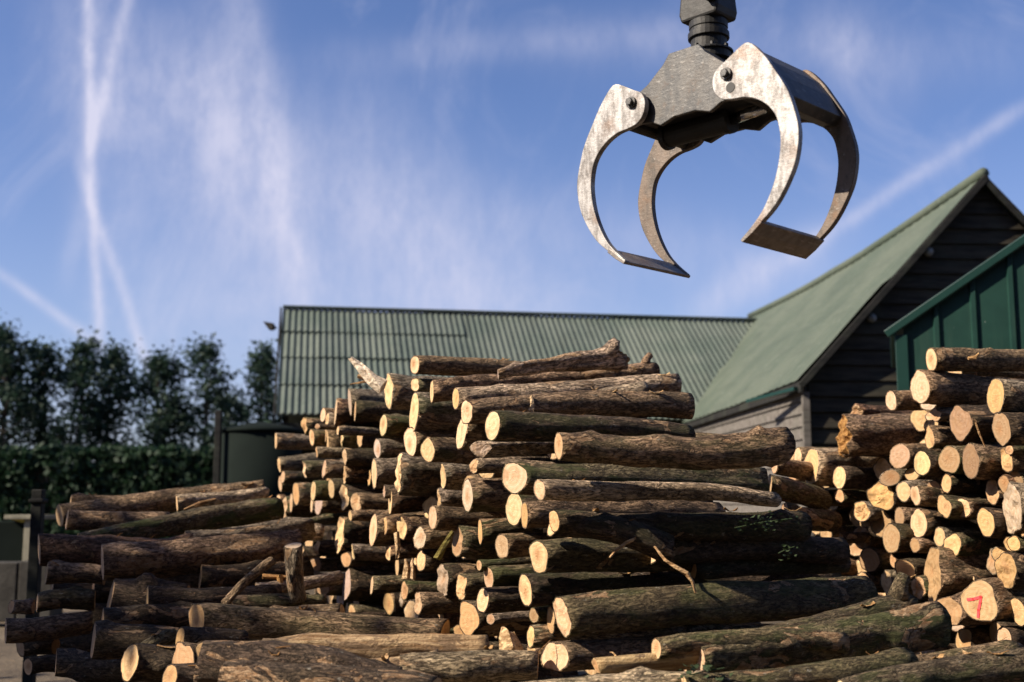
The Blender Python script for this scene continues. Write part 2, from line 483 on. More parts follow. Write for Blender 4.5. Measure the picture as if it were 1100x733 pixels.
    for inn, cc, sgn, fc, rg in ((inA, cA, 1, face, rag), (inB, cB, -1, face2 or face, ragB)):
        pith = cc + Vector((0, rng.uniform(-.12, .12) * dm, rng.uniform(-.12, .12) * dm))
        # keep the pith on the cut plane
        yaw, tilt = cutA if sgn > 0 else cutB
        pith.x += -math.tan(max(-.8, min(.8, yaw))) * (pith.y - cc.y) + math.tan(tilt) * (pith.z - cc.z)
        v2, f2 = cut_mesh(inn, -sgn, rng, .0012, pith, rg, seed)
        ce = MB().add(v2, f2).build('cut_end', M['torn'] if rg > .035 else M['wood'], o)
        ce.location = pith
        fcv = FACE[fc]; j = rng.choice([rng.uniform(.7, .9), rng.uniform(.9, 1.08), rng.uniform(.92, 1.08)])
        ce.color = (min(.9, fcv[0] * j), fcv[1] * j * rng.uniform(.95, 1.04), fcv[2] * j * rng.uniform(.88, 1.1), 1)
        cuts.append(ce)
    return o, cuts

# --------------------------- data read off the photograph: visible saw-cut ends of the two stacks
ZN = {1: (280, 380, 6.11), 2: (420, 380, 6.11), 3: (280, 480, 6.11), 4: (420, 480, 6.11), 5: (280, 580, 4.79), 6: (420, 580, 4.79),
      'a': (820, 370, 5.636), 'b': (940, 370, 6.107), 'c': (820, 480, 5.64), 'd': (940, 470, 5.64), 'e': (940, 580, 4.79)}
CENTRAL = [
 # top rows, long logs running away to the right
 (1, 1012, 75, 130, 65, dict(xr=606, c='n', moss=0, f='x', lm='topmost log', l='topmost log of the central stack, smooth brown bark and clean pale end', k=2, bend=.0)),
 (1, 840, 245, 235, 55, dict(c='g', moss=.1, f='x', L=1.2, lm='tall grey end by the pale splinter', l='thick grey log beside the pale splinter with tall narrow end')),
 (1, 585, 315, 185, 20, dict(c='g', L=1.3, moss=.2, lm='high grey edge-on log', l='grey log highest at the left shoulder of the central stack, end edge-on')),
 (1, 620, 378, 140, 10, dict(c='d', off=-.02)),
 (1, 490, 392, 185, 10, dict(c='r', moss=0, lm='dark reddish log', l='dark reddish torn log against the barn roof at the left shoulder')),
 (1, 805, 470, 145, 50, dict(c='m', f='x', lm='small mossy log', l='short mossy green log with yellow oval end below the tall grey end')),
 (1, 1005, 395, 265, 65, dict(c='g', f='x', lm='tall split end', l='grey log with very tall split pale end near the stack top', lump=.16, off=-.05)),
 (1, 985, 565, 215, 90, dict(c='n', f='x', lump=.1, off=-.06, lm='drooping pale end', l='log with big pale drooping end right below the tall split end')),
 (1, 530, 535, 155, 15, dict(c='m', moss=.5, L=1.4, lm='thick green-grey log', l='thick green-grey log with edge-on end below the left shoulder')),
 (1, 765, 622, 130, 50, dict(c='g', moss=.4)),
 (1, 605, 682, 110, 45, dict(f='x')), (1, 553, 680, 120, 28, dict(f='w')),
 (3, 745, 175, 200, 35, dict(c='g', moss=0, lm='pale-barked grey log', l='grey log with smooth pale bark and narrow tall end in mid stack')),
 (3, 907, 185, 290, 42, dict(c='g', moss=.2, rag=.02, lump=.14, L=1.6, off=-.06, lm='torn narrow end', l='big grey log with tall narrow torn end in mid stack')),
 (1, 410, 405, 100, 35, dict(f='x', lm='small high white end', l='thin log with small white end high against the barn post')), (1, 440, 432, 115, 22, {}), (1, 378, 470, 40, 30, {}),
 (1, 290, 475, 120, 25, dict(c='m')), (1, 340, 550, 115, 35, dict(c='n', f='w')),
 (1, 100, 572, 110, 14, dict(c='g', L=1.5, moss=.1, lm='leftmost grey log', l='grey log sticking out furthest left at mid height, end edge-on')),
 (1, 438, 590, 190, 14, dict(c='n')), (1, 365, 640, 80, 12, dict(c='g')), (1, 425, 545, 110, 14, dict(c='n')), (1, 505, 505, 60, 16, dict(c='g')),
 (3, 122, 120, 110, 18, dict(c='g', pit=5, lm='grey log slanting up', l='grey log slanting up to the right at the left edge of the stack')),
 (3, 287, 150, 115, 18, dict(c='g', pit=3)), (3, 415, 150, 125, 28, dict(f='w')), (3, 520, 130, 100, 14, {}),
 (3, 552, 180, 130, 16, dict(f='w')), (3, 547, 330, 180, 60, dict(f='w', c='d', lm='pale spade-shaped end', l='dark log with pale spade-shaped end in the left half of the stack', lump=.1)),
 (3, 712, 205, 110, 14, dict(c='d')), (3, 460, 275, 135, 45, dict(f='w')),
 (3, 347, 290, 140, 35, {}), (3, 382, 375, 155, 52, dict(lump=.1)), (3, 232, 310, 150, 45, dict(f='o')), (3, 200, 368, 130, 20, {}),
 (3, 145, 200, 85, 30, dict(c='d')), (3, 128, 245, 115, 22, {}), (3, 152, 410, 170, 38, dict(f='w', lm='slim end above the rough log', l='log with slim pale end right above the rough-barked left log')), (3, 335, 370, 130, 14, {}), (3, 112, 370, 110, 18, {}),
 (3, 620, 370, 145, 55, dict(c='n', moss=0, f='w', lm='orange-barked log', l='short log with orange brown bark and rounded pale end in the left half')),
 (3, 850, 350, 190, 24, dict(c='r')), (3, 814, 310, 95, 12, {}),
 (3, 305, 505, 62, 52, dict(c='m', pit=9, L=.9, lm='mossy log slanting up', l='thin mossy log slanting steeply up to the right near the left heap')),
 (3, 740, 545, 235, 50, dict(c='n', f='w')), (3, 810, 525, 135, 36, dict(f='o')),
 (3, 520, 580, 240, 58, dict(c='d', f='w', lump=.12, lm='long diamond end', l='dark log with long diamond shaped end above the dark hollow')), (3, 587, 450, 70, 26, {}),
 (3, 925, 530, 165, 70, dict(f='w', lump=.1)), (3, 1045, 600, 150, 80, dict(f='a', lm='grey heart-shaped end', l='log with greyish heart shaped end right of the torn spikes')),
 (3, 605, 690, 105, 20, dict(c='g', L=1.5, moss=.1)), (3, 640, 700, 80, 20, {}), (3, 838, 698, 110, 36, dict(f='w')), (3, 370, 665, 110, 28, dict(f='o')),
 (6, 155, 110, 112, 50, dict(f='w', c='d')),
 (4, 340, 195, 178, 36, dict(c='g', f='w')),
 (4, 502, 320, 228, 70, dict(c='n', f='a', lm='grey almond end', l='brown log with tall grey almond shaped end in the middle of the stack', k=1)),
 (4, 625, 150, 142, 112, dict(f='x', c='d', yaw=3, lm='round yellow end', l='log with nearly round yellow end right below the burl')),
 (4, 275, 480, 160, 60, dict(c='n', f='w')), (4, 435, 615, 225, 76, dict(c='m', f='s', moss=.5, lm='tan oval end', l='mossy log with tall tan oval end and small broken bark flap')),
 (4, 585, 560, 170, 30, dict(c='m', f='o')),
 (4, 810, 205, 235, 160, dict(c='m', f='x', lump=.14, xr=817, yr=520, moss=.9, off=-.05, lm='double-hearted end', l='large mossy log with broad double-hearted pale end, right of the burl', d2=34)),
 (4, 808, 410, 220, 122, dict(c='d', f='x', lump=.06, lm='large white end', l='dark log with large white end directly below the double-hearted one', xr=760)), (4, 876, 452, 185, 44, dict(c='n', f='o', xr=770)),
 (4, 975, 282, 146, 76, dict(c='p', f='w', xr=832, yr=537, moss=.1, d2=18, off=-.18, lm='thin pale-barked log', l='thin straight pale-barked log below the large mossy one')),
 (4, 1070, 487, 150, 62, dict(c='d', f='o', xr=860, yr=566, d2=34, moss=.4, k=5, off=-.06, lm='knotty dark log', l='dark knotty long log with ivy at its right end')),
 (4, 728, 655, 165, 92, dict(c='n', f='w', moss=.3, off=-.02)), (6, 760, 85, 175, 100, dict(c='m', f='w', xr=850, yr=600, moss=.3, lump=.1, off=-.08, lm='flat-sided pale end', l='dark long log with flat sided pale oval end, fourth up from the bottom')),
 (4, 320, 335, 130, 14, dict(c='g', moss=0)),
 (2, 268, 248, 170, 22, dict(c='n', moss=0, xr=703, yr=398, d2=20, k=6, stubs=[(.97, 1.5, .05, .025)], lm='second long log from the top', l='long brown log just below the topmost, swelling to a stub at right', off=-.04)),
 (2, 160, 205, 95, 55, dict(f='x', c='g')),
 (2, 425, 295, 148, 46, dict(c='p', f='o', xr=728, yr=413, d2=24, moss=0, k=3, lm='third long log from the top', l='long pale brown log with yellow oval end, third from the top', off=-.1)),
 (2, 495, 385, 165, 76, dict(c='n', f='x', xr=742, yr=437, d2=29, moss=.1, k=3, lm='fourth long log from the top', l='thick brown log with pale end, fourth long one from the top', off=-.08)), (2, 465, 510, 255, 72, dict(c='n', f='x', lump=.1, lm='tall pale end', l='log with very tall pale end tucked under the fourth long log')),
 (2, 665, 475, 208, 110, dict(c='d', f='x', xr=740, yr=470, moss=.45, lm='broad round end', l='thick dark log with broad round yellow end beside the small white chip', off=-.12)),
 (2, 240, 632, 165, 100, dict(c='n', f='x', lump=.1, lm='jagged oval end', l='brown log with bright oval end and a jag on its rim')),
 (2, 588, 625, 120, 110, dict(c='p', f='a', lump=.22, rag=.03, moss=0, L=.8, off=-.12, lm='burl', l='pale knobbly burl end between tall and round ends')),
 (2, 545, 740, 100, 40, dict(f='w', c='p', rag=.02)),
 (5, 440, 100, 80, 50, dict(f='o')), (5, 442, 235, 185, 40, dict(c='d', f='a', lm='dark grey slanting end', l='dark log with grey end slanting down over the hollow', lump=.1)), (5, 470, 375, 90, 40, dict(f='w')),
 (5, 572, 235, 95, 14, dict(c='m', L=.9)), (5, 738, 260, 100, 48, dict(f='o')), (5, 320, 248, 80, 60, dict(c='r', f='s', lm='reddish stub end', l='short reddish log with rounded end beside the upright log')), (5, 280, 130, 75, 55, dict(c='g', f='s', lump=.15)),
 (5, 255, 185, 45, 14, dict(c='p', L=1.0, moss=0)), (5, 500, 78, 55, 18, {}), (5, 425, 392, 35, 14, {}),
 (6, 262, 215, 188, 66, dict(c='d', f='a', lm='tall grey end at mid height', l='dark log with tall grey end above two ragged yellow ends')),
 (6, 500, 190, 130, 56, dict(c='m', f='w')), (6, 455, 145, 60, 30, {}), (6, 362, 242, 140, 62, dict(c='m', f='o', lump=.12, lm='bitten yellow end', l='mossy log with yellow end that has a dark bite out of it')),
 (6, 472, 312, 132, 68, dict(f='w', c='d')), (6, 400, 405, 185, 108, dict(f='o', lump=.2, c='d', lm='broad lobed end', l='log with broad yellow lobed end low in the stack')),
 (6, 140, 325, 120, 40, dict(c='n', f='w')), (6, 105, 382, 135, 82, dict(f='w', lump=.1, rag=.006, lm='ragged squarish end', l='log with squarish ragged yellow end above the bottom logs')), (6, 254, 385, 130, 24, dict(c='r', moss=0)), (6, 512, 408, 60, 40, dict(lump=.15)),
 (6, 692, 265, 170, 70, dict(c='d', f='w', xr=892, yr=620, d2=32, moss=.4, off=-.1, k=2, lm='straight dark log', l='long straight dark log with two bark scars under the hanging twig')),
 (6, 880, 410, 222, 82, dict(c='m', f='w', xr=932, yr=641, d2=44, moss=.55, off=-.12, k=1, lm='largest front log', l='largest smooth greenish log along the front, rising to the right')), (6, 820, 412, 150, 50, dict(f='o', off=.02)),
 (6, 735, 388, 80, 50, dict(f='s')), (6, 720, 490, 120, 42, dict(c='g', f='o')), (6, 725, 575, 62, 52, dict(lump=.15)),
 (6, 845, 590, 190, 130, dict(f='x', lump=.17, c='n', yaw=4, off=-.16, lm='upright pale block', l='pale block-like end standing tallest at the foot of the stack')), (6, 350, 470, 70, 60, dict(f='o', lump=.15)), (6, 250, 475, 40, 22, {}),
]
RIGHT = [
 ('b', 367, 110, 160, 70, dict(c='n', f='w', moss=.1, yaw=-2, pit=2, L=1.7, lm='topmost right log', l='topmost log of the right-hand stack, dark bark against green cladding', k=1, off=-.05)),
 ('b', 295, 275, 235, 118, dict(c='n', f='x', L=1.7, off=-.12, lump=.07, lm='bright high end', l='thick log with large bright cracked end just under the topmost right log')),
 ('b', 105, 370, 140, 72, dict(c='n', f='x', off=-.05, lm='small pink-white end', l='thin log with pinkish white end beside the broken thick log')),
 ('b', 560, 515, 258, 140, dict(c='d', f='s', lump=.16, lm='grey cracked end', l='dark log with brownish cracked kidney shaped end in the upper right stack')),
 ('b', 790, 345, 255, 105, dict(c='g', f='o', moss=.1, off=-.2, lump=.06, lm='hollow end', l='thick grey log with hollowed end at the right edge', L=1.4)),
 ('b', 828, 550, 248, 105, dict(c='d', f='s', off=-.26, lump=.08, lm='end below the hollow log', l='log with tan tapered end directly under the hollow one')),
 ('b', 385, 465, 115, 90, dict(f='w', lump=.22, c='g')), ('b', 357, 610, 160, 62, dict(f='o', lump=.1)),
 ('b', 870, 705, 70, 60, dict(f='o', rag=.01)), 
 ('a', 488, 560, 280, 70, dict(c='n', f='x', rag=.05, lump=.12, off=-.1, moss=.2, L=1.4, lm='broken thick log', l='thick log with torn splintered end, left shoulder of the right-hand stack', d2=60)),
 ('a', 560, 420, 110, 80, dict(c='r', f='s', rag=.03, lump=.2, off=.12, moss=0)),
 ('c', 290, 120, 242, 92, dict(c='p', f='o', lm='tall oval end', l='pale-barked log with tall yellow oval end at the stack left edge', off=-.12)),
 ('a', 160, 678, 120, 42, dict(f='w', lump=.1)), ('a', 208, 680, 112, 50, dict(f='w')), ('a', 90, 715, 90, 60, dict(f='o', lump=.12)),
 ('c', 175, 185, 150, 50, dict(c='d', f='o')), ('c', 460, 185, 145, 82, dict(c='d', f='w', lm='pear-shaped end', l='dark log with pear shaped end below the broken thick log')), ('c', 460, 300, 85, 66, dict(c='m', f='o')),
 ('c', 370, 312, 120, 62, dict(f='o', lump=.16)), ('c', 345, 80, 90, 50, dict(c='n', f='s')),
 ('c', 768, 190, 110, 112, dict(f='s', lump=.12)), ('c', 600, 400, 140, 100, dict(f='o', lump=.2, rag=.02, lm='ragged torn end', l='log with ragged torn lobed end over the shadowed hollow')), ('c', 715, 300, 180, 150, dict(f='o', lump=.2, lm='humped end', l='log with broad humped end right of the ragged torn one')),
 ('c', 710, 460, 170, 130, dict(f='s', off=.15, c='d')), ('c', 780, 550, 190, 106, dict(f='s', c='d', lm='cracked brown oval', l='log with brownish cracked oval end beside the shadowed hollow')), ('c', 600, 560, 150, 110, dict(f='s', off=.15, c='d')),
 ('c', 790, 690, 85, 32, dict(f='o')), ('c', 640, 680, 150, 120, dict(f='s', off=.15, c='d')),
 ('c', 195, 310, 70, 20, {}), ('c', 465, 555, 70, 20, dict(c='d')),
 ('d', 150, 115, 156, 122, dict(c='n', f='w', lm='spotted round end', l='log with round pale spotted end in the second row down')), ('d', 285, 157, 156, 106, dict(c='d', f='x', lm='clean round end', l='log with clean round end and central pith, right of the spotted one')),
 ('d', 222, 222, 92, 80, dict(f='w')), ('d', 448, 142, 200, 132, dict(f='s', c='m', lump=.1, lm='stained hooked end', l='log with brown stained end carrying a hooked dark hollow')), ('d', 580, 145, 212, 96, dict(f='s', c='n', lm='tall greyish oval', l='log with tall greyish oval end under the grey cracked one')),
 ('d', 435, 268, 122, 66, dict(f='o', c='d')), ('d', 172, 325, 128, 88, dict(f='w', c='g')), ('d', 240, 340, 132, 62, dict(f='w', lump=.15, off=-.1)), ('d', 362, 335, 130, 90, dict(f='s', c='n')),
 ('d', 425, 420, 160, 82, dict(f='o', lump=.16, off=-.06)), ('d', 522, 425, 126, 100, dict(f='w', c='n', lm='heart-cracked end', l='log with rounded end next to a lobed cracked one')), ('d', 258, 530, 180, 106, dict(f='w', c='d', lm='plain egg-shaped end', l='dark log with plain egg shaped pale end')),
 ('d', 148, 480, 120, 60, dict(f='s', off=.08)), ('d', 710, 330, 166, 76, dict(f='o', c='d', lump=.1)), ('d', 682, 510, 190, 102, dict(f='o', c='d', lm='slanting yellow oval', l='dark log with slanting yellow oval end and a second small ring below')),
 ('d', 820, 440, 350, 105, dict(f='a', lump=.18, c='g', lm='long grey weathered end', l='log with very long weathered grey split end near the right edge', off=-.1)), ('d', 800, 290, 120, 70, dict(f='s')), ('d', 850, 270, 130, 100, dict(c='g', f='s', off=.06)),
 ('d', 800, 140, 160, 64, dict(f='o', rag=.015, lump=.1)), ('d', 835, 630, 100, 80, dict(f='o', lump=.12)), ('d', 390, 605, 122, 66, dict(f='w', c='g')), ('d', 470, 665, 150, 110, dict(f='o', c='m', lump=.14)),
 ('d', 890, 520, 140, 50, dict(f='o')), ('d', 760, 715, 110, 110, dict(f='o', c='g', lump=.1)), ('d', 240, 650, 90, 60, dict(c='n', f='s')),
 ('e', 155, 152, 108, 104, dict(f='o', lump=.14, c='d')), ('e', 228, 240, 122, 76, dict(f='o', c='m', off=-.1, lm='small tilted oval', l='log with small tilted oval end near the stub branch')), ('e', 298, 175, 300, 85, dict(f='s', c='n', lump=.2, rag=.012, off=-.1, lm='ragged brown slab', l='long ragged brown slab-like end left of the painted log')),
 ('e', 380, 382, 190, 128, dict(f='s', c='n', lump=.14, off=-.18, lm='weathered brown end', l='log with weathered brown rough end left below the painted seven')), ('e', 470, 205, 100, 76, dict(f='w', c='d')),
 ('e', 548, 312, 222, 182, dict(f='w', lump=.16, seven=True, off=-.22, rag=0, keep=1.0, c='n', tilt=0, yaw=2, lm='log marked with a red 7', l='large lumpy log end with a red number 7 sprayed on it')),
 ('e', 670, 165, 200, 104, dict(f='o', c='d', off=-.12, lm='tall double oval', l='dark log with tall oval end above right of the painted seven')), ('e', 612, 110, 130, 60, dict(f='s', c='g')), ('e', 725, 365, 150, 90, dict(f='o', c='d', lump=.1)),
 ('e', 462, 505, 140, 88, dict(f='o', c='d', lump=.1)), ('e', 618, 490, 150, 72, dict(f='w', c='d')), ('e', 670, 515, 120, 78, dict(f='w', c='d', off=-.14)), ('e', 765, 600, 120, 60, dict(c='d')),
 ('e', 90, 110, 80, 32, {}), ('e', 700, 20, 80, 66, dict(f='o')),
]
BARS = [
 # x1 y1 Y1 d1   x2 y2 Y2 d2
 (600, 479, 5.75, 31, 842, 477, 6.15, 40, dict(asp=.3, c='n', moss=.35, f='w', bend=.03, k=4, lm='long bare-patched log', l='long rough log with bare patches lying across the upper front, bulging right', rough=1.5)),
 (535, 403, 7.5, 11, 664, 382, 7.85, 24, dict(c='p', asp=.07, moss=0, flare=.55, lump=.2, ragB=.06, k=9, rough=2.6, bend=.03, f='a', name='root_stump', l='pale log flaring into a gnarled root base at the top of the stack', cat='stump')),
 (612, 430, 7.25, 14, 694, 420, 7.4, 20, dict(c='p', asp=.07, moss=0, k=2, l='short bare pale log wedged near the stack top, cut slanting at right')),
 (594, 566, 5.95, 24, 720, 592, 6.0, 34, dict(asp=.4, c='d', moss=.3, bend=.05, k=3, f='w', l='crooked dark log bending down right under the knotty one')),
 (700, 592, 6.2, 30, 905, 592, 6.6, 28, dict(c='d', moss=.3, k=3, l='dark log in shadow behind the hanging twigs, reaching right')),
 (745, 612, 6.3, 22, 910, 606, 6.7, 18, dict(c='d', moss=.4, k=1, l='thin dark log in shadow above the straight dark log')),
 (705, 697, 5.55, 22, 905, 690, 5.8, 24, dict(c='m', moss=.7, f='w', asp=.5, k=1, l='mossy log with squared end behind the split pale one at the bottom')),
 (800, 692, 5.75, 26, 976, 652, 6.15, 30, dict(c='m', moss=.5, k=2, stubs=[(.96, 1.7, .09, .035)], l='greenish log with an upright branch stub at its right end')),
 (745, 710, 5.6, 40, 1006, 671, 6.1, 47, dict(c='m', moss=.8, k=5, bend=.02, lm='mossy scarred log', l='big mossy log with pale oval scars rising to the right at the bottom', rough=1.5)),
 (640, 716, 5.5, 17, 752, 707, 5.6, 22, dict(c='p', mat='torn', moss=0, f='o', asp=.5, lump=.2, k=1, rag=.01, l='split pale log with yellow end beside the ivy sprig')),
 (735, 741, 5.3, 30, 975, 712, 5.7, 30, dict(c='m', moss=.5, k=3, l='brown and green log second from the bottom at lower right')),
 (905, 748, 5.4, 34, 1120, 712, 5.8, 40, dict(c='m', moss=.7, k=3, l='mossy dark log in the bottom right corner')),
 (960, 722, 5.8, 30, 1085, 702, 6.1, 30, dict(c='n', moss=.5, f2='s', k=2, cy2=.5, l='dark log with brown end tucked under the right-hand stack')),
 (545, 752, 5.2, 34, 760, 738, 5.4, 34, dict(c='p', moss=.3, k=2, l='log cut by the bottom edge below the pale block')),
 (430, 722, 5.5, 34, 578, 715, 5.65, 30, dict(c='p', moss=.1, k=2, l='brown log with smooth end left of the pale block at the bottom')),
 (282, 702, 6.2, 32, 524, 697, 6.4, 28, dict(c='p', mat='torn', moss=.1, k=5, rough=2.2, f='a', lm='peeled log', l='long peeled log with bare shredded wood along the bottom')),
 (350, 722, 5.8, 22, 470, 712, 6.0, 26, dict(c='p', mat='torn', moss=0, k=3, rough=2.4, l='shredded pale log lying before the peeled one')),
 (211, 665, 7.0, 36, 478, 682, 6.9, 32, dict(asp=.4, c='n', moss=.3, f='o', k=3, lm='bottom log with yellow end', l='brown log with rounded yellow end pointing left, below the upright log')),
 (255, 676, 7.3, 26, 368, 660, 7.4, 24, dict(c='n', moss=.1, k=3, l='rough bark log lying behind the yellow ended bottom log')),
 (214, 712, 5.5, 44, 430, 742, 5.2, 48, dict(c='d', moss=.05, k=5, rough=1.8, bend=.03, f='s', cy=.4, lm='dark frosted log', l='nearest dark log with grey frosted bark at the bottom')),
 (250, 740, 5.3, 62, 470, 752, 5.1, 50, dict(c='d', moss=.05, k=2, f='s', l='dark log cut by the bottom edge below the frosted one')),
 (197, 711, 6.0, 46, 300, 728, 6.0, 44, dict(asp=.4, c='d', f='o', moss=0, lump=.14, lm='tall orange-tinted end', l='dark log with tall yellow wavy end at lower left')),
 (224, 705, 5.8, 34, 300, 710, 5.9, 30, dict(asp=.7, c='d', f='s', moss=0, lump=.2, l='split block with flat tan face beside the tall wavy end')),
 (193, 688, 6.4, 28, 262, 690, 6.5, 26, dict(asp=.3, c='d', f='o', moss=0, l='dark log with small orange end above the tall wavy end')),
 (139, 712, 6.3, 42, 215, 716, 6.4, 40, dict(asp=.36, c='d', f='w', moss=0, l='dark log with bright pale end furthest left at the bottom')),
 (182, 728, 5.7, 28, 240, 731, 5.8, 28, dict(asp=.5, c='d', f='o', moss=0, l='short log with orange end cut by the bottom edge at lower left')),
 (250, 724, 5.25, 26, 276, 738, 5.25, 26, dict(asp=.3, c='d', f='o', moss=0, l='small slanting orange end before the dark frosted log')),
 (150, 700, 6.6, 14, 190, 682, 6.7, 16, dict(c='m', moss=.3, k=1, name='branch', cat='branch', l='mossy thin branch rising to the right above the pale end')),
 (322, 588, 0, 17, 322, 642, 0, 17, dict(l='upright')),
 (826, 522, 8.4, 26, 884, 538, 8.8, 24, dict(pile='R', asp=.07, c='m', moss=.4, l='mossy dark log filling the gap at the left foot of the right-hand stack')),
 (832, 500, 8.7, 20, 890, 512, 9.0, 20, dict(pile='R', asp=.3, c='n', moss=.1, f='w', l='short brown log before the pale side boards at the right-hand stack')),
 (842, 552, 8.3, 24, 895, 560, 8.7, 24, dict(pile='R', asp=.2, c='d', moss=.3, f='s', l='dark log lying low between the two stacks')),
 # the heap on the left; dark tints here also stand in for its shade
 (64, 554, 9.6, 25, 285, 527, 10.4, 24, dict(pile='L', asp=.3, c='n', moss=.1, f='w', lm='top log of the left heap', l='long brown log on top of the left heap with pale end pointing left')),
 (76, 538, 10.2, 13, 168, 537, 10.4, 13, dict(pile='L', c='n', moss=0, l='thin log lying behind the top log of the left heap')),
 (190, 541, 9.8, 18, 286, 531, 10.3, 16, dict(pile='L', c='p', moss=0, asp=.07, ragB=.02, l='pale log between top log and mossy log of the left heap')),
 (72, 558, 9.3, 22, 182, 558, 9.4, 16, dict(pile='L', c='n', moss=.1, l='brown log just under the top log at the left end of the heap')),
 (84, 583, 9.0, 20, 297, 548, 9.9, 28, dict(pile='L', c='m', moss=.95, bend=.02, k=1, lm='green mossy heap log', l='long bright green mossy log rising to the right in the left heap')),
 (42, 590, 8.6, 33, 205, 592, 8.9, 35, dict(pile='L', c='r', moss=.0, rough=1.8, bend=.05, k=3, lm='bent rough log', l='thick rough red-brown log, leftmost in the heap and bent')),
 (110, 604, 8.2, 40, 320, 586, 8.8, 36, dict(pile='L', c='n', moss=.0, rough=2.2, k=3, lm='thick furrowed log', l='thick furrowed log in the middle of the left heap')),
 (200, 583, 9.1, 24, 326, 569, 9.6, 28, dict(pile='L', c='g', moss=.0, rough=2.2, cy2=.5, k=2, lm='rough-barked left log', l='rough barked log with peeled orange patch near the upright log')),
 (300, 574, 9.7, 20, 346, 573, 9.8, 18, dict(pile='L', c='p', moss=0, f='o', ragB=.02, l='short orange torn log end beside the rough barked one')),
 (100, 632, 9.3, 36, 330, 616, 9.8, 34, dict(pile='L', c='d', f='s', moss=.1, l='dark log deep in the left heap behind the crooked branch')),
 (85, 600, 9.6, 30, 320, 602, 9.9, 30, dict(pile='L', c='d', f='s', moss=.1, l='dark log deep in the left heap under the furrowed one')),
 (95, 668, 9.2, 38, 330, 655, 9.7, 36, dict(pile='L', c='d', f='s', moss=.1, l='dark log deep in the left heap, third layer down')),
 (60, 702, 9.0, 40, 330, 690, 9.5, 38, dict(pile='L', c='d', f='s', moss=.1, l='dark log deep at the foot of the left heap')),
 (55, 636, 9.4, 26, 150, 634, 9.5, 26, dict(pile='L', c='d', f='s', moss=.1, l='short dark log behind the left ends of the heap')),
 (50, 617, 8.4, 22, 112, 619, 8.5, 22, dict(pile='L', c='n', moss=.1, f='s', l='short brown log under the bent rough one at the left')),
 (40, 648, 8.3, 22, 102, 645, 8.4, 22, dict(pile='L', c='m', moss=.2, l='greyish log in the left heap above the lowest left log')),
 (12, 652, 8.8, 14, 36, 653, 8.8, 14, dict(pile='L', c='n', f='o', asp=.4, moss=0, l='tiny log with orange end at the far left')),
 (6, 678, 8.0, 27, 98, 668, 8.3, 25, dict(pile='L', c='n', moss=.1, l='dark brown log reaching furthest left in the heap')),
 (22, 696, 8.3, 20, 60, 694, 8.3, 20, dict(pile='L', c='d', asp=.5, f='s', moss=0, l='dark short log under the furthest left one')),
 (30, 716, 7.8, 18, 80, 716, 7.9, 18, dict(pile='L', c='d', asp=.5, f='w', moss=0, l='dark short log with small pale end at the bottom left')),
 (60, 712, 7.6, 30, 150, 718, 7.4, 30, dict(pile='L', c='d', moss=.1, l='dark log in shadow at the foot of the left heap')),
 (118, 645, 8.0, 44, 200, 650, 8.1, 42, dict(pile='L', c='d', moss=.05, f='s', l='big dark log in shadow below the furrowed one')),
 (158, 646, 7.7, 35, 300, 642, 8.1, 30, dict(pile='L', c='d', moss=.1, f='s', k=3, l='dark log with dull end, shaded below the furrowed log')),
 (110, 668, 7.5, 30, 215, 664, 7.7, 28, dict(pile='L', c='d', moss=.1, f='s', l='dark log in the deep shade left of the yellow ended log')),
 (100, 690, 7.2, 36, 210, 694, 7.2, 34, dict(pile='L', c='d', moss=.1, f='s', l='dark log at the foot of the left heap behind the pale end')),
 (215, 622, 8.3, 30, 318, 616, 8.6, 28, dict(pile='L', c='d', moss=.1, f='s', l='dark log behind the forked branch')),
 (240, 650, 7.5, 10, 293, 602, 7.7, 10, dict(pile='L', c='n', moss=.1, k=4, name='branch', cat='branch', bend=.03, l='crooked bare branch slanting up right before the upright log')),
 (250, 652, 7.8, 24, 350, 648, 8.0, 20, dict(pile='L', c='m', moss=.4, f='s', l='mossy log at the foot of the upright log')),
 (275, 634, 8.2, 16, 366, 620, 8.6, 14, dict(pile='L', c='p', moss=.0, f='o', l='smooth tan log behind the upright log')),
]
BARS = [b for b in BARS if b[8].get('l') != 'upright'] + [
 (320, 645, 7.85, 18, 315, 586, 7.75, 19, dict(pile='L', c='g', moss=.1, k=2, f='a', f2='a', cy=0, cy2=0, tilt=0, lump=.04, bend=.01, l='upright grey log standing on end between heap and stack', lm='upright log')),
]

TH = R(24)
AX = Vector((math.cos(TH), math.sin(TH), 0)); PX = Vector((-math.sin(TH), math.cos(TH), 0))
P0 = {'C': at(600, 640, 6.0), 'R': at(850, 500, 9.3)}
REC = []      # every log: dict(o, px, py, dpx, label, lm, pile ...)

def wrap(a): return (a + PI) % (2*PI) - PI
def cut_for(pt, asp, th):
    v = Vector((CAM.x - pt.x, CAM.y - pt.y)); av = math.atan2(v.y, v.x)
    asp = max(.08, min(.98, asp)); q = math.acos(asp)
    want = th + PI
    best = min((av + q, av - q), key=lambda a: abs(wrap(a - want)))
    return max(-R(40), min(R(40), wrap(best - want)))

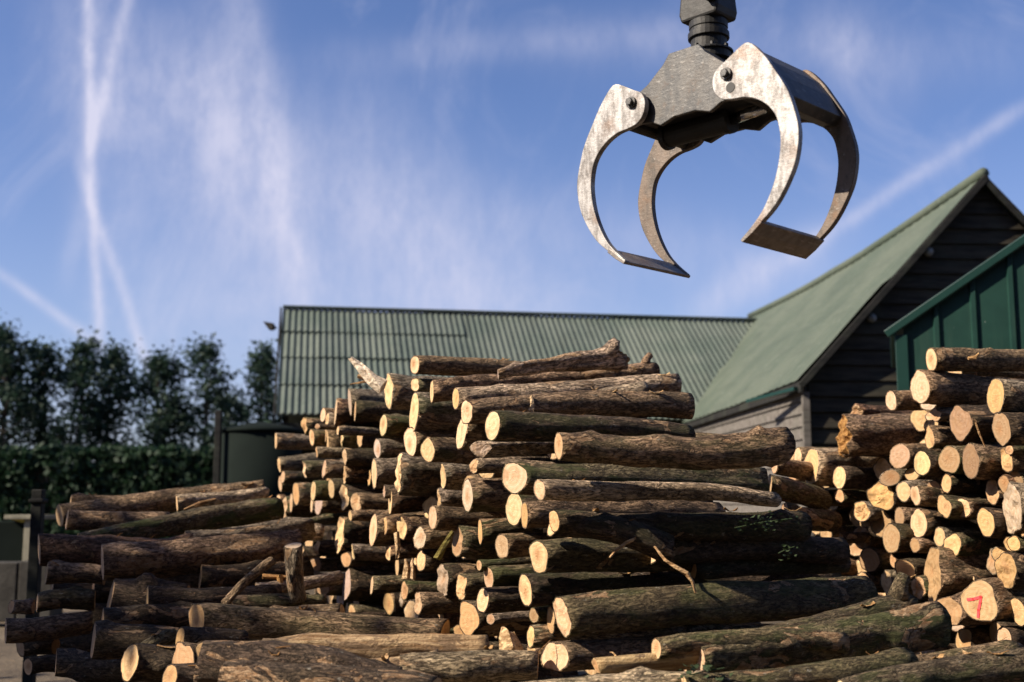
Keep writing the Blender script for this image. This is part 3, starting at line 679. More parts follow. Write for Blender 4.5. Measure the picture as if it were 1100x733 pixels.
def prepare(pile, data):
    rng = random.Random(5 if pile == 'C' else 6)
    out = []
    for rec in data:
        z, zx, zy, h, w = rec[:5]; op = rec[5] if len(rec) > 5 else {}
        x0, y0, s = ZN[z]
        px, py, hp, wp = x0 + zx / s, y0 + zy / s, h / s, w / s
        off = op.get('off', rng.uniform(-.1, .09))
        d = ray(px, py)
        k = (P0[pile] - CAM + AX * off).dot(AX) / d.dot(AX)
        pt = CAM + d * k
        dia = hp * pt.y / F_PX
        rel = pt - P0[pile]
        out.append(dict(pile=pile, px=px, py=py, hp=hp, wp=wp, pt=pt, dia=dia, off=off, u=rel.dot(PX), v=pt.z, r=dia/2, op=op, pt0=pt.copy(), r0=dia/2))
    # settle: nudge, then shrink, so that neighbours touch and do not run through one another
    for it in range(60):
        for i in range(len(out)):
            for j in range(i):
                a, b = out[i], out[j]
                du, dv = a['u'] - b['u'], a['v'] - b['v']; dd = math.hypot(du, dv) + 1e-6
                ov = a['r'] + b['r'] - dd
                if ov > 0.004:
                    f = min(.2 * ov, .003) / dd
                    ma, mb = b['r'] / (a['r'] + b['r']), a['r'] / (a['r'] + b['r'])
                    a['u'] += du * f * ma; a['v'] += dv * f * ma; b['u'] -= du * f * mb; b['v'] -= dv * f * mb
        for a in out:
            rel = a['pt0'] - P0[pile]; u0, v0 = rel.dot(PX), a['pt0'].z
            a['u'] += (u0 - a['u']) * .12; a['v'] += (v0 - a['v']) * .12
            a['u'] = max(u0 - .035, min(u0 + .045, a['u'])); a['v'] = max(v0 - .03, min(v0 + .03, a['v']))
    for it in range(12):
        for i in range(len(out)):
            for j in range(i):
                a, b = out[i], out[j]
                ov = a['r'] + b['r'] - math.hypot(a['u'] - b['u'], a['v'] - b['v'])
                if ov > .012:
                    a['r'] = max(a['r0'] * a['op'].get('keep', .97), a['r'] - ov * .25); b['r'] = max(b['r0'] * b['op'].get('keep', .97), b['r'] - ov * .25)
    for a in out:
        a['pt'] = P0[pile] + PX * a['u'] + AX * a['off']; a['pt'].z = a['v']
    return out

def fillers(pile, ex, n, rmax, rmin, zmin, seed, umin=None, umax=None):
    rng = random.Random(seed)
    us = [a['u'] for a in ex]
    umin = min(us) if umin is None else umin; umax = max(us) if umax is None else umax
    def top(u):
        best = -9
        for a in ex:
            if abs(a['u'] - u) < .22: best = max(best, a['v'])
        return best
    def nearest(v):
        return min([a['u'] for a in ex if abs(a['v'] - v) < .16] or [9])
    circ = [(a['u'], a['v'], a['r']) for a in ex]
    out = []
    r = rmax
    while r > rmin and len(out) < n:
        for _ in range(700):
            u = rng.uniform(umin, umax); t = top(u)
            if t < 0: continue
            v = rng.uniform(zmin, t - .03)
            if v < zmin: continue
            if u < nearest(v) + .05: continue
            if all((u - c[0]) ** 2 + (v - c[1]) ** 2 > (r + c[2] * .97) ** 2 for c in circ):
                circ.append((u, v, r)); out.append((u, v, r))
                if len(out) >= n: break
        r *= .9
    return out

def emit(a, seed):
    op = a['op']; pt = a['pt']; rng = random.Random(seed)
    d0 = a['r'] * 2
    yawj = op.get('yaw', rng.uniform(-2.5, 2.5)); pit = op.get('pit', rng.uniform(-2, 2))
    if 'xr' in op:
        # right-hand end lies on this pixel column, further along the log's own direction
        xr = op['xr']; yr = op.get('yr')
        th = TH + R(op.get('yaw', 0))
        c, s = math.cos(th), math.sin(th); q = (xr - 550) / F_PX
        # solve pt.x + c L = q * z(L); with z the depth along the view axis
        Lg = 1.5
        for _ in range(30):
            e = pt + Vector((c, s, 0)) * Lg
            zf = (e - CAM).dot(FW)
            Lg += (q * zf - e.x) / c
        B = pt + Vector((c, s, 0)) * Lg
        if yr: B = Vector((B.x, B.y, at(xr, yr, B.y).z))
        d1 = op.get('d2', a['hp'] * .9) * B.y / F_PX if 'd2' in op else d0 * rng.uniform(.85, 1.0)
    else:
        th = TH + R(yawj); ph = R(pit)
        Lg = op.get('L', rng.uniform(1.3, 1.65))
        B = pt + Vector((math.cos(th) * math.cos(ph), math.sin(th) * math.cos(ph), math.sin(ph))) * Lg
        d1 = d0 * rng.uniform(.82, 1.02)
    dv = B - pt; tha = math.atan2(dv.y, dv.x)
    asp = a['wp'] / max(1, a['hp'])
    yaw = cut_for(pt, asp, tha) if a['wp'] else rng.uniform(-.3, .3)
    tint = op.get('c') or rng.choice('ggnnmmdrn')
    o, cuts = make_log(pt, B, d0, d1, tint, op.get('moss', rng.choice([0, .1, .3, .6]) if tint != 'm' else .75), op.get('f') or rng.choice('wwwwxao'), None,
                       (yaw, op.get('tilt', rng.uniform(-.12, .12))), (rng.uniform(-.25, .25), rng.uniform(-.12, .12)), op.get('lump', rng.choice([.035, .05, .08])),
                       op.get('bend', rng.uniform(0, .028)), op.get('k', rng.choice([0, 1, 2, 3])), op.get('rag', rng.choice([0, 0, 0, .008, .014])), 0, seed, 1.1, op.get('stubs'), op.get('flare', 0))
    rec = dict(o=o, cuts=cuts, px=a['px'], py=a['py'], d=d0, tint=tint, asp=asp, pile=a['pile'], label=op.get('l'), lm=op.get('lm'), op=op)
    REC.append(rec)
    return rec

sd = 100
for pile, data in (('C', CENTRAL), ('R', RIGHT)):
    ex = prepare(pile, data)
    for a in ex:
        sd += 1; a['rec'] = emit(a, sd)
    if pile == 'C': exC = ex
    else: exR = ex
    ff = fillers(pile, ex, 64 if pile == 'C' else 56, .085, .026, .62 if pile == 'C' else .45, 3, umin=-.35 if pile == 'C' else -1.6)
    for (u, v, r) in ff:
        sd += 1; rng = random.Random(sd)
        off = rng.uniform(.12, .5)
        pt = P0[pile] + PX * u + AX * off; pt.z = v
        px, py = proj(pt)
        rec = emit(dict(pt=pt, r=r, hp=r * 2 * F_PX / pt.y, wp=0, px=px, py=py, pile=pile, op=dict(fill=True, L=rng.uniform(1.0, 1.4), yaw=rng.uniform(-1, 1), pit=rng.uniform(-.8, .8))), sd)
    # coarse courses carrying the stack, out of the picture's lower edge
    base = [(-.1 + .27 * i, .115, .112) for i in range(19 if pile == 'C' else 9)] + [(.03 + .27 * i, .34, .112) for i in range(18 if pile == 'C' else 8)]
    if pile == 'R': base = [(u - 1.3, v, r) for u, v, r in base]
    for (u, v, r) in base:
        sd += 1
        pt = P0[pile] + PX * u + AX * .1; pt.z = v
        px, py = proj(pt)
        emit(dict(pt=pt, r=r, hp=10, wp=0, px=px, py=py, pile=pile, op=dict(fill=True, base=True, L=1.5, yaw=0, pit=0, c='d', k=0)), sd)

for bd in BARS:
    (x1, y1, Y1, dp1, x2, y2, Y2, dp2) = bd[:8]; op = bd[8]
    sd += 1; rng = random.Random(sd)
    A = at(x1, y1, Y1); B = at(x2, y2, Y2)
    d0, d1 = dp1 * Y1 / F_PX, dp2 * Y2 / F_PX
    cutA = (op.get('cy', rng.uniform(-.3, .3)), op.get('tilt', rng.uniform(-.15, .15)))
    if 'asp' not in op and op.get('pile') == 'L' and 'cy' not in op: op['asp'] = .07
    if 'asp' in op:
        dv = B - A; cutA = (cut_for(A, op['asp'], math.atan2(dv.y, dv.x)), cutA[1])
    tint = op.get('c', 'n')
    o, cuts = make_log(A, B, d0, d1, tint, op.get('moss', .2), op.get('f', 'w'), op.get('f2'), cutA, (op.get('cy2', rng.uniform(-.3, .3)), rng.uniform(-.1, .1)),
                       op.get('lump', .05), op.get('bend', .015), op.get('k', 2), op.get('rag', 0), op.get('ragB', 0), sd, op.get('rough', 1.2), op.get('stubs'), op.get('flare', 0), op.get('name', 'log'), op.get('mat', 'bark'))
    REC.append(dict(o=o, cuts=cuts, px=x1, py=y1, d=d0, tint=tint, asp=.4, pile=op.get('pile', 'F'), label=op.get('l'), lm=op.get('lm'), op=op))

# the courses at the foot and the ends hidden deepest in the gaps: one object, past the 300 logs that show
def merge_rest():
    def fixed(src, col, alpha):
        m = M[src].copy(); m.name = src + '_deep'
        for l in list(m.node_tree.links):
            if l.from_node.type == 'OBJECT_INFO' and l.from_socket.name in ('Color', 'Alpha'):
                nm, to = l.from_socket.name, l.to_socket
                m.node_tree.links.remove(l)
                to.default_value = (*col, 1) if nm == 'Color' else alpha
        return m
    base = [r for r in REC if r['op'].get('base')]
    fill = sorted([r for r in REC if r['op'].get('fill') and not r['op'].get('base')], key=lambda r: r['d'])
    keep = 294 - sum(1 for r in REC if not r['op'].get('fill') and r['op'].get('name', 'log') == 'log')
    rest = base + fill[:max(0, len(fill) - keep)]
    b = MB(); mats = []
    for r in rest:
        o = r['o']; mw = o.matrix_world.copy()
        b.add([mw @ v.co for v in o.data.vertices], [tuple(p.vertices) for p in o.data.polygons]); mats += [0] * len(o.data.polygons)
        for c in r['cuts']:
            mc = mw @ Matrix.Translation(c.location)
            b.add([mc @ v.co for v in c.data.vertices], [tuple(p.vertices) for p in c.data.polygons]); mats += [1] * len(c.data.polygons)
        for q in r['cuts'] + [o]: bpy.data.objects.remove(q)
        REC.remove(r)
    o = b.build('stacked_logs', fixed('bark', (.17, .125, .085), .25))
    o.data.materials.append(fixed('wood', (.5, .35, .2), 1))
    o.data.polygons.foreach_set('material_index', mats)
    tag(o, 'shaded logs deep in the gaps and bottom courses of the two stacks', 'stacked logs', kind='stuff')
merge_rest()

# the red 7 sprayed on the big lumpy end of the right-hand stack
for rc in REC:
    if rc['op'].get('seven'):
        ce = rc['cuts'][0]; o = rc['o']
        yaw_t = [v.co for v in ce.data.vertices]
        # plane of the cut in its own coordinates: x = a*y + b*z, fitted to the rim
        syy = sum(v.y * v.y for v in yaw_t); szz = sum(v.z * v.z for v in yaw_t); syz = sum(v.y * v.z for v in yaw_t)
        sxy = sum(v.x * v.y for v in yaw_t); sxz = sum(v.x * v.z for v in yaw_t); det = syy * szz - syz * syz
        pa, pb = (sxy * szz - sxz * syz) / det, (sxz * syy - sxy * syz) / det
        s = rc['d'] * .25
        # log local +y points away from the camera side: screen right = -y
        pts = [(.75, .55), (.2, .62), (-.62, .86), (-.5, .3), (-.28, -.35), (-.2, -.95)]
        b = MB()
        w = rc['d'] * .032
        for (a0, b0), (a1, b1) in zip(pts[:-1], pts[1:]):
            p = Vector((a0 * s, b0 * s)); q = Vector((a1 * s, b1 * s)); dd = (q - p).normalized(); nn = Vector((-dd.y, dd.x)) * w
            p = p - dd * w * .7; q = q + dd * w * .7
            def W(e, lift): return Vector((pa * e.x + pb * e.y - lift, e.x, e.y))
            c4 = [p + nn, q + nn, q - nn, p - nn]
            b.add([W(e, .004) for e in c4] + [W(e, .001) for e in c4], [(0,1,2,3), (7,6,5,4), (0,4,5,1), (1,5,6,2), (2,6,7,3), (3,7,4,0)])
        mk = b.build('painted_number', M['paint'], ce)
        mk['label'] = 'hand sprayed red number 7'

# ------------------------------------------------------------------ labels of the logs
def finish_labels():
    lms = [r for r in REC if r['lm']]
    names = {'g': 'grey', 'n': 'brown', 'm': 'mossy green', 'd': 'dark', 'r': 'reddish', 'p': 'pale'}
    used = {r['label'] for r in REC if r['label']}
    gname = {'C': 'logs of the tall central stack', 'R': 'logs of the right-hand stack', 'L': 'long logs of the low left-hand heap', 'F': 'long logs lying along the front of the stack'}
    for r in REC:
        o = r['o']
        o['category'] = 'log' if not r['op'].get('cat') else r['op']['cat']
        g = gname[r['pile']]
        if r['op'].get('base'): g = 'bottom courses under the ' + ('central' if r['pile'] == 'C' else 'right-hand') + ' stack'
        elif r['op'].get('fill'): g = 'log ends set back in the dark gaps of the ' + ('central' if r['pile'] == 'C' else 'right-hand') + ' stack'
        o['group'] = g
        if r['op'].get('base'): o['label'] = 'dark log in the bottom courses carrying the ' + ('central' if r['pile'] == 'C' else 'right-hand') + ' stack'; continue
        if r['op'].get('fill'): o['label'] = 'shaded log end set back in a dark gap of the ' + ('central' if r['pile'] == 'C' else 'right-hand') + ' stack'; continue
        if r['label']: o['label'] = r['label']; continue
        dpx = r['d']
        size = 'thin' if r['d'] < .1 else ('thick' if r['d'] > .17 else 'middling')
        sh = 'edge-on sawn end' if r['asp'] < .2 else ('narrow oval end' if r['asp'] < .42 else ('oval end' if r['asp'] < .68 else 'round end'))
        cand = sorted(lms, key=lambda q: (q['px'] - r['px']) ** 2 + (q['py'] - r['py']) ** 2)
        done = False
        for q in cand[:6]:
            dx, dy = r['px'] - q['px'], r['py'] - q['py']
            n = math.hypot(dx, dy)
            far = 'just ' if n < 26 else ('' if n < 60 else 'well ')
            ang = math.degrees(math.atan2(-dy, dx)) % 360
            dn = ['right of', 'above right of', 'above', 'above left of', 'left of', 'below left of', 'below', 'below right of'][int((ang + 22.5) // 45) % 8]
            lab = f"{size} {names[r['tint']]} log with {sh}, {far}{dn} the {q['lm']}"
            if lab not in used and len(lab.replace(',', '').split()) <= 16:
                used.add(lab); o['label'] = lab; done = True; break
        if not done: o['label'] = f"{size} {names[r['tint']]} log with {sh} among the small ends of the stack"
finish_labels()

# ------------------------------------------------------------------ splinters, twigs, ivy
def splinter(name, pts, w, mat, label, cat, color=(1, 1, 1, 1)):
    b = MB(); P = [at(*p) for p in pts]
    b.tube(P, w, 7)
    rng = random.Random(len(label))
    b.v = [tuple(Vector(v) + Vector((rng.uniform(-1, 1), rng.uniform(-1, 1), rng.uniform(-1, 1))) * max(w) * .25) for v in b.v]
    o = b.build(name, mat, smooth=False, origin=P[0]); o.color = color
    return tag(o, label, cat)
splinter('splinter', [(413, 415, 8.1), (402, 408, 8.1), (390, 397, 8.12), (383, 391, 8.14), (377, 385, 8.15)], [.052, .045, .032, .026, .01], M['torn'], 'long pale torn splinter jutting up left at the top of the central stack', 'splinter', (1.25, 1.45, 1.9, 1))
splinter('splinter', [(398, 409, 8.15), (388, 411, 8.15), (376, 413, 8.16)], [.012, .01, .005], M['torn'], 'thin brown splinter below the long pale torn one', 'splinter', (.7, .6, .5, 1))
splinter('splinter', [(384, 404, 8.2), (392, 406, 8.2), (402, 409, 8.2)], [.012, .018, .012], M['torn'], 'short tan splinter lying behind the long pale torn one', 'splinter', (.8, .7, .6, 1))
splinter('splinter', [(568, 442, 7.0), (570, 434, 7.0), (571, 426, 7.0)], [.03, .02, .006], M['torn'], 'small white chip standing on the thick log beside the burl', 'splinter', (1.2, 1.2, 1.2, 1))
splinter('splinter', [(550, 706, 5.75), (548, 695, 5.75), (543, 682, 5.76), (540, 674, 5.78)], [.05, .045, .03, .008], M['torn'], 'upright torn yellow splinter at the foot of the central stack', 'splinter', (1.15, 1.1, 1.0, 1))
splinter('splinter', [(556, 706, 5.77), (555, 695, 5.77), (553, 680, 5.78)], [.035, .028, .006], M['torn'], 'smaller torn splinter right beside the upright yellow one', 'splinter', (1.15, 1.1, 1.0, 1))
splinter('splinter', [(427, 600, 8.0), (428, 588, 8.0), (426, 572, 8.0)], [.008, .016, .02], M['torn'], 'thin pale sliver hanging down in the middle of the central stack', 'splinter', (1.2, 1.15, 1.1, 1))
splinter('splinter', [(437, 622, 7.9), (437, 610, 7.9), (435, 601, 7.9)], [.03, .02, .004], M['torn'], 'left spike of two torn wood spikes in the central stack', 'splinter', (1.1, 1.05, 1.0, 1))
splinter('splinter', [(443, 622, 7.9), (443, 608, 7.9), (443, 600, 7.9)], [.03, .018, .004], M['torn'], 'right spike of two torn wood spikes in the central stack', 'splinter', (1.0, .95, .95, 1))
splinter('twig', [(689, 565, 6.0), (691, 570, 5.95), (682, 579, 5.9), (672, 584, 5.88), (661, 592, 5.86), (655, 599, 5.85)], [.006, .011, .009, .008, .006, .003], M['torn'], 'pale crooked twig drooping left over the shaded front logs', 'twig', (.9, .8, .7, 1))
splinter('twig', [(698, 580, 5.95), (707, 593, 5.88), (714, 602, 5.85), (725, 609, 5.84), (738, 616, 5.84), (744, 625, 5.84), (747, 637, 5.84)], [.004, .006, .007, .010, .011, .009, .006], M['torn'], 'pale crooked twig hanging right across the straight dark front log', 'twig', (.9, .8, .7, 1))
splinter('twig', [(470, 600, 6.6), (478, 585, 6.6), (486, 572, 6.65)], [.022, .02, .015], M['torn'], 'green slanting stick wedged in the central stack', 'twig', (.35, .4, .18, 1))
splinter('twig', [(198, 548, 9.2), (215, 541, 9.2), (232, 536, 9.25)], [.01, .018, .008], M['torn'], 'thin pale stick lying on the mossy log of the left heap', 'twig', (.6, .5, .4, 1))
splinter('twig', [(1058, 480, 7.1), (1052, 466, 7.1), (1048, 454, 7.1)], [.004, .005, .005], M['torn'], 'thin pale twig standing between ends in the right-hand stack', 'twig', (.7, .6, .5, 1))
splinter('twig', [(1040, 385, 7.3), (1048, 384, 7.3), (1052, 380, 7.3)], [.012, .012, .006], M['torn'], 'small broken snag on the topmost log of the right-hand stack', 'twig', (.9, .75, .55, 1))
splinter('splinter', [(918, 458, 8.6), (925, 459, 8.6), (931, 464, 8.6)], [.02, .015, .004], M['torn'], 'pale sliver sticking out of the broken thick log end', 'splinter', (1.2, 1.1, .95, 1))
splinter('twig', [(850, 517, 8.6), (862, 522, 8.6), (873, 528, 8.6)], [.006, .008, .014], M['torn'], 'small stick lying at the left edge of the right-hand stack', 'twig', (.8, .7, .6, 1))
splinter('splinter', [(300, 618, 8.3), (303, 636, 8.3)], [.018, .018], M['torn'], 'short orange lath standing left of the upright log', 'splinter', (1, .75, .45, 1))
splinter('splinter', [(282, 619, 8.3), (313, 621, 8.35)], [.02, .018], M['torn'], 'orange lath lying left of the upright log', 'splinter', (.9, .65, .4, 1))
def litter():
    rng = random.Random(21)
    long_ = [r for r in REC if (r['pile'] == 'F' or 'xr' in r['op'] or (r['pile'] == 'L' and r['py'] < 620)) and len(r['o'].data.vertices) > 300]
    for i in range(84):
        o = rng.choice(long_)['o']; mw = o.matrix_world
        seg = 30
        me = o.data; nrings = 0
        zs = sorted(((mw @ v.co).z, v.index) for v in me.vertices if .06 < v.co.x)[-int(len(me.vertices) * .2):]
        z, idx = rng.choice(zs); p = mw @ me.vertices[idx].co
        ax = (mw.to_3x3() @ Vector((1, 0, 0))).normalized(); sd_ = ax.cross(Vector((0, 0, 1))).normalized()
        d = (ax * rng.uniform(-1, 1) + sd_ * rng.uniform(-.5, .5)).normalized()
        if i % 3:
            L = rng.uniform(.02, .055); w = rng.uniform(.006, .016); n = d.cross(Vector((0, 0, 1))).normalized(); up = Vector((0, 0, 1))
            pts = []
            for t_ in (-1, -.4, .3, 1): 
                for q in (-1, 1): pts.append(d * L * t_ + n * w * q * (1.1 - abs(t_) * .5) * rng.uniform(.7, 1.2) + up * (.004 + .016 * t_ * t_ * rng.uniform(.2, 1.3)))
            b = MB(); b.add(pts + [x - up * .003 for x in pts], [(0,1,3,2), (2,3,5,4), (4,5,7,6), (10,11,9,8), (12,13,11,10), (14,15,13,12), (0,2,10,8), (2,4,12,10), (4,6,14,12), (3,1,9,11), (5,3,11,13), (7,5,13,15), (1,0,8,9), (6,7,15,14)])
            f = b.build('bark_flake', M['torn']); tag(f, 'small curled flake of bark or wood lying loose on a log', 'bark flake', 'loose flakes on the logs')
        else:
            L = rng.uniform(.03, .09); d = (d + Vector((0, 0, rng.uniform(.1, .8)))).normalized(); k = Vector((rng.gauss(0, .006), rng.gauss(0, .006), rng.gauss(0, .006)))
            b = MB(); b.tube([-d * .004, d * L * .5 + k, d * L], [.0035, .003, .0012], 5)
            f = b.build('twig', M['torn']); tag(f, 'tiny bare twig sticking up from a log', 'twig', 'tiny twigs on the logs')
        f.location = p; c = rng.choice([(.9, .75, .55), (.45, .33, .22), (.7, .5, .32), (1.1, 1, .85)]); f.color = (*c, 1)
litter()
def leaves(name, cx, cy, Y, n, sx, sy, sz, sc, label):
    rng = random.Random(n + int(cx)); b = MB(); c = at(cx, cy, Y)
    for _ in range(n):
        p = Vector((rng.gauss(0, sx), rng.gauss(0, sy), rng.gauss(0, sz)))
        a = rng.uniform(0, 2*PI); q = rng.uniform(.7, 1.3) * sc
        e1 = Vector((math.cos(a), math.sin(a), rng.uniform(-.6, .6))).normalized() * q
        e2 = e1.cross(Vector((rng.uniform(-1, 1), rng.uniform(-1, 1), 1))).normalized() * q * .7
        up = e1.cross(e2).normalized() * q * .2
        b.add([p - e1, p - e1 * .2 + e2 + up, p + e1, p - e1 * .2 - e2 + up], [(0, 1, 2), (0, 2, 3)])
    b.tube([(-sx * 2, 0, -sz), (0, 0, 0), (sx * 2, 0, sz * .6)], .003, 5)
    o = b.build(name, M['ivy']); o.location = c
    return tag(o, label, 'ivy')
leaves('ivy_sprig', 753, 722, 5.3, 46, .05, .03, .028, .016, 'sprig of green ivy leaves on the bottom front logs')
leaves('ivy_sprig', 820, 561, 5.95, 60, .07, .02, .028, .012, 'ivy leaves clinging to the knotty end of a front log')
leaves('ivy_sprig', 845, 590, 5.95, 18, .02, .02, .02, .011, 'few ivy leaves hanging below the knotty front log')

# ------------------------------------------------------------------ grapple
def grapple():
    gc = at(763, 116, 5.5)
    g = empty('timber_grapple', gc, 'worn steel timber grapple with open curved claws hanging from a black rotator', 'grapple', rz=R(-45))
    outer = [(.05, .125), (.115, .145), (.19, .07), (.245, -.015), (.3, -.11), (.325, -.18), (.348, -.27), (.35, -.34), (.335, -.42), (.31, -.48), (.265, -.555), (.215, -.615), (.14, -.675), (.06, -.73)]
    inner = [(.052, -.722), (.115, -.667), (.168, -.608), (.212, -.53), (.242, -.45), (.258, -.37), (.26, -.3), (.245, -.225), (.215, -.175), (.175, -.138), (.13, -.112), (.08, -.096), (.02, -.09), (-.035, -.075), (-.07, -.035), (-.078, .02), (-.055, .065), (-.01, .09)]
    def smooth(pl):
        q = [Vector((x, z)) for x, z in pl]; out = []
        for i in range(len(q) - 1):
            a, b, c, d = q[max(0, i-1)], q[i], q[i+1], q[min(len(q)-1, i+2)]
            for k in range(4):
                u = k / 4
                out.append(.5 * ((2*b) + (c - a) * u + (2*a - 5*b + 4*c - d) * u*u + (3*b - a - 3*c + d) * u**3))
        return [(p.x, p.y) for p in out + [q[-1]]]
    prof = smooth(outer) + smooth(inner)
    px_ = .27; hy = .235
    for sg in (-1, 1):
        cl = bpy.data.objects.new('claw', None); COL.objects.link(cl); cl.parent = g; cl.location = (sg * px_, 0, 0)
        for yy in (-hy, hy):
            b = MB()
            pr = [(sg * p[0], p[1]) for p in prof]
            if sg < 0: pr = pr[::-1]
            b.prism(pr, yy - .016, yy + .016)
            b.build('claw_arm', M['claw'] if yy < 0 else M['claw_rust_shaded'], cl, bevel=.003)
        # toe plate joining the two arms at their tips
        b = MB()
        pl = [(.05, -.727), (.06, -.739), (.112, -.706), (.16, -.668), (.147, -.65), (.1, -.686)]
        pl = [(sg * p[0], p[1]) for p in pl]
        if sg < 0: pl = pl[::-1]
        b.prism(pl, -hy - .02, hy + .02)
        b.build('toe_plate', M['blade'], cl, bevel=.003)
        # web joining the arms near the pivot, with a lightening hole read as a dark boss
        b = MB()
        pl = [(.085, .115), (.11, .135), (.185, .06), (.24, -.02), (.29, -.125), (.25, -.16), (.19, -.15), (.125, -.09), (.07, -.02)]
        if sg < 0: pl = [(.0, .08), (.04, .1), (.1, .06), (.12, .0), (.02, -.05)]
        pl = [(sg * p[0], p[1]) for p in pl]
        if sg < 0: pl = pl[::-1]
        b.prism(pl, -hy + .0165, hy - .0165)
        b.build('web_plate', M['housing'], cl, bevel=.003)
        b = MB(); b.tube([(sg * .01, -hy + .0165, .0), (sg * .01, hy - .0165, 0)], .05, 20); b.build('pivot_tube', M['housing'], cl, smooth=False)
        b = MB(); b.tube([(sg * .05, -hy + .0165, -.055), (sg * .05, hy - .0165, -.055)], .03, 14); b.build('cylinder_pin', M['black'], cl)
        for yy, dr in ((-hy, -1), (hy, 1)):
            b = MB()
            b.tube([(0, yy + dr * .0165, .03), (0, yy + dr * .028, .03)], .028, 20)
            b.tube([(0, yy + dr * .028, .03), (0, yy + dr * .044, .03)], .019, 6)
            b.build('pivot_bolt', M['housing'], cl, bevel=.002)
            if sg > 0:
                b = MB(); b.tube([(.018, yy + dr * .0165, -.036), (.018, yy + dr * .0185, -.036)], .023, 20); b.build('pin_hole', M['rubber'], cl)
    # housing: two side plates and the sloping top plates
    half = [(.085, .235), (.12, .19), (.215, .115), (.305, .072), (.335, .02), (.32, -.04), (.27, -.065), (.2, -.07), (.14, -.1), (.06, -.075)]
    poly = [(x, z) for x, z in half] + [(-x, z) for x, z in half[::-1]]
    for yy in (-.19, .19):
        b = MB(); b.prism(poly, yy - .012, yy + .012); b.build('side_plate', M['housing'], g, bevel=.004)
    b = MB()
    for sg in (-1, 1):
        pl = [(sg * .0, .225), (sg * .08, .225), (sg * .116, .18), (sg * .211, .106), (sg * .298, .065), (sg * .325, .02), (sg * .305, .02), (sg * .285, .054), (sg * .201, .092), (sg * .106, .162), (sg * .075, .205), (0, .205)]
        if sg > 0: pl = pl[::-1]
        b.prism(pl, -.178, .178)
    b.build('top_plate', M['housing'], g, bevel=.003)
    b = MB()
    b.prism([(-.27, -.045), (-.27, -.03), (.27, -.03), (.27, -.045)][::-1], -.176, .176)
    b.build('belly_plate', M['black'], g)
    # hydraulic ram between the claws
    b = MB(); b.tube([(-.25, 0, -.085), (.1, 0, -.085)], .055, 20); b.tube([(-.27, 0, -.085), (-.24, 0, -.085)], .065, 20); b.tube([(.09, 0, -.085), (.12, 0, -.085)], .063, 20)
    b.build('ram_barrel', M['black'], g, smooth=False, bevel=.002)
    b = MB(); b.tube([(.12, 0, -.085), (.3, 0, -.07)], .026, 16); b.build('ram_rod', M['chrome'], g, smooth=True)
    # mounting collar on top of the housing
    b = MB(); b.tube([(0, 0, .226), (0, 0, .262)], .105, 28); b.tube([(0, 0, .262), (0, 0, .272)], .115, 28)
    for k in range(8):
        a = 2*PI*k/8; b.tube([(.098*math.cos(a), .098*math.sin(a), .272), (.098*math.cos(a), .098*math.sin(a), .29)], .012, 6)
    b.build('collar', M['black'], g, bevel=.002)
    r = bpy.data.objects.new('rotator', None); COL.objects.link(r); r.parent = g; r.location = (0, 0, .29)
    b = MB()
    for z0, z1, q in ((-.016, .045, .085), (.045, .075, .098), (.075, .095, .088), (.095, .13, .092)): b.tube([(0, 0, z0), (0, 0, z1)], q, 28)
    b.build('rotator_drum', M['black'], r, bevel=.003)
    b = MB(); b.prism([(-.1, .131), (.1, .131), (.112, .17), (.1, .27), (-.1, .27), (-.112, .17)], -.085, .085); b.build('rotator_block', M['black'], r, bevel=.012)
    b = MB(); b.tube([(0, 0, .27), (0, 0, .36)], .075, 24); b.box(-.05, .05, -.03, .03, .36, .55); b.build('hanger_link', M['black'], r, bevel=.006)
    for (a, dz) in ((-.7, 0), (.4, .02)):
        b = MB(); p = Vector((math.cos(a) * .1, -.085, .2 + dz))
        b.tube([p, p + Vector((0, -.03, 0)), p + Vector((.01, -.055, .03)), p + Vector((.02, -.06, .1)), p + Vector((.0, -.05, .3))], .016, 10)
        b.build('hydraulic_hose', M['rubber'], r, smooth=True)
    return g
grapple()

# ------------------------------------------------------------------ buildings
def quadgrid(b, p00, p10, p01, p11, nu, nv, fn=None):
    p00, p10, p01, p11 = map(Vector, (p00, p10, p01, p11)); vs = []; fs = []
    for j in range(nv + 1):
        for i in range(nu + 1):
            u, v = i / nu, j / nv
            p = (p00 * (1-u) + p10 * u) * (1-v) + (p01 * (1-u) + p11 * u) * v
            if fn: p = p + fn(u, v)
            vs.append(p)
    for j in range(nv):
        for i in range(nu):
            a = j * (nu + 1) + i
            fs.append((a, a + 1, a + nu + 2, a + nu + 1))
    b.add(vs, fs)

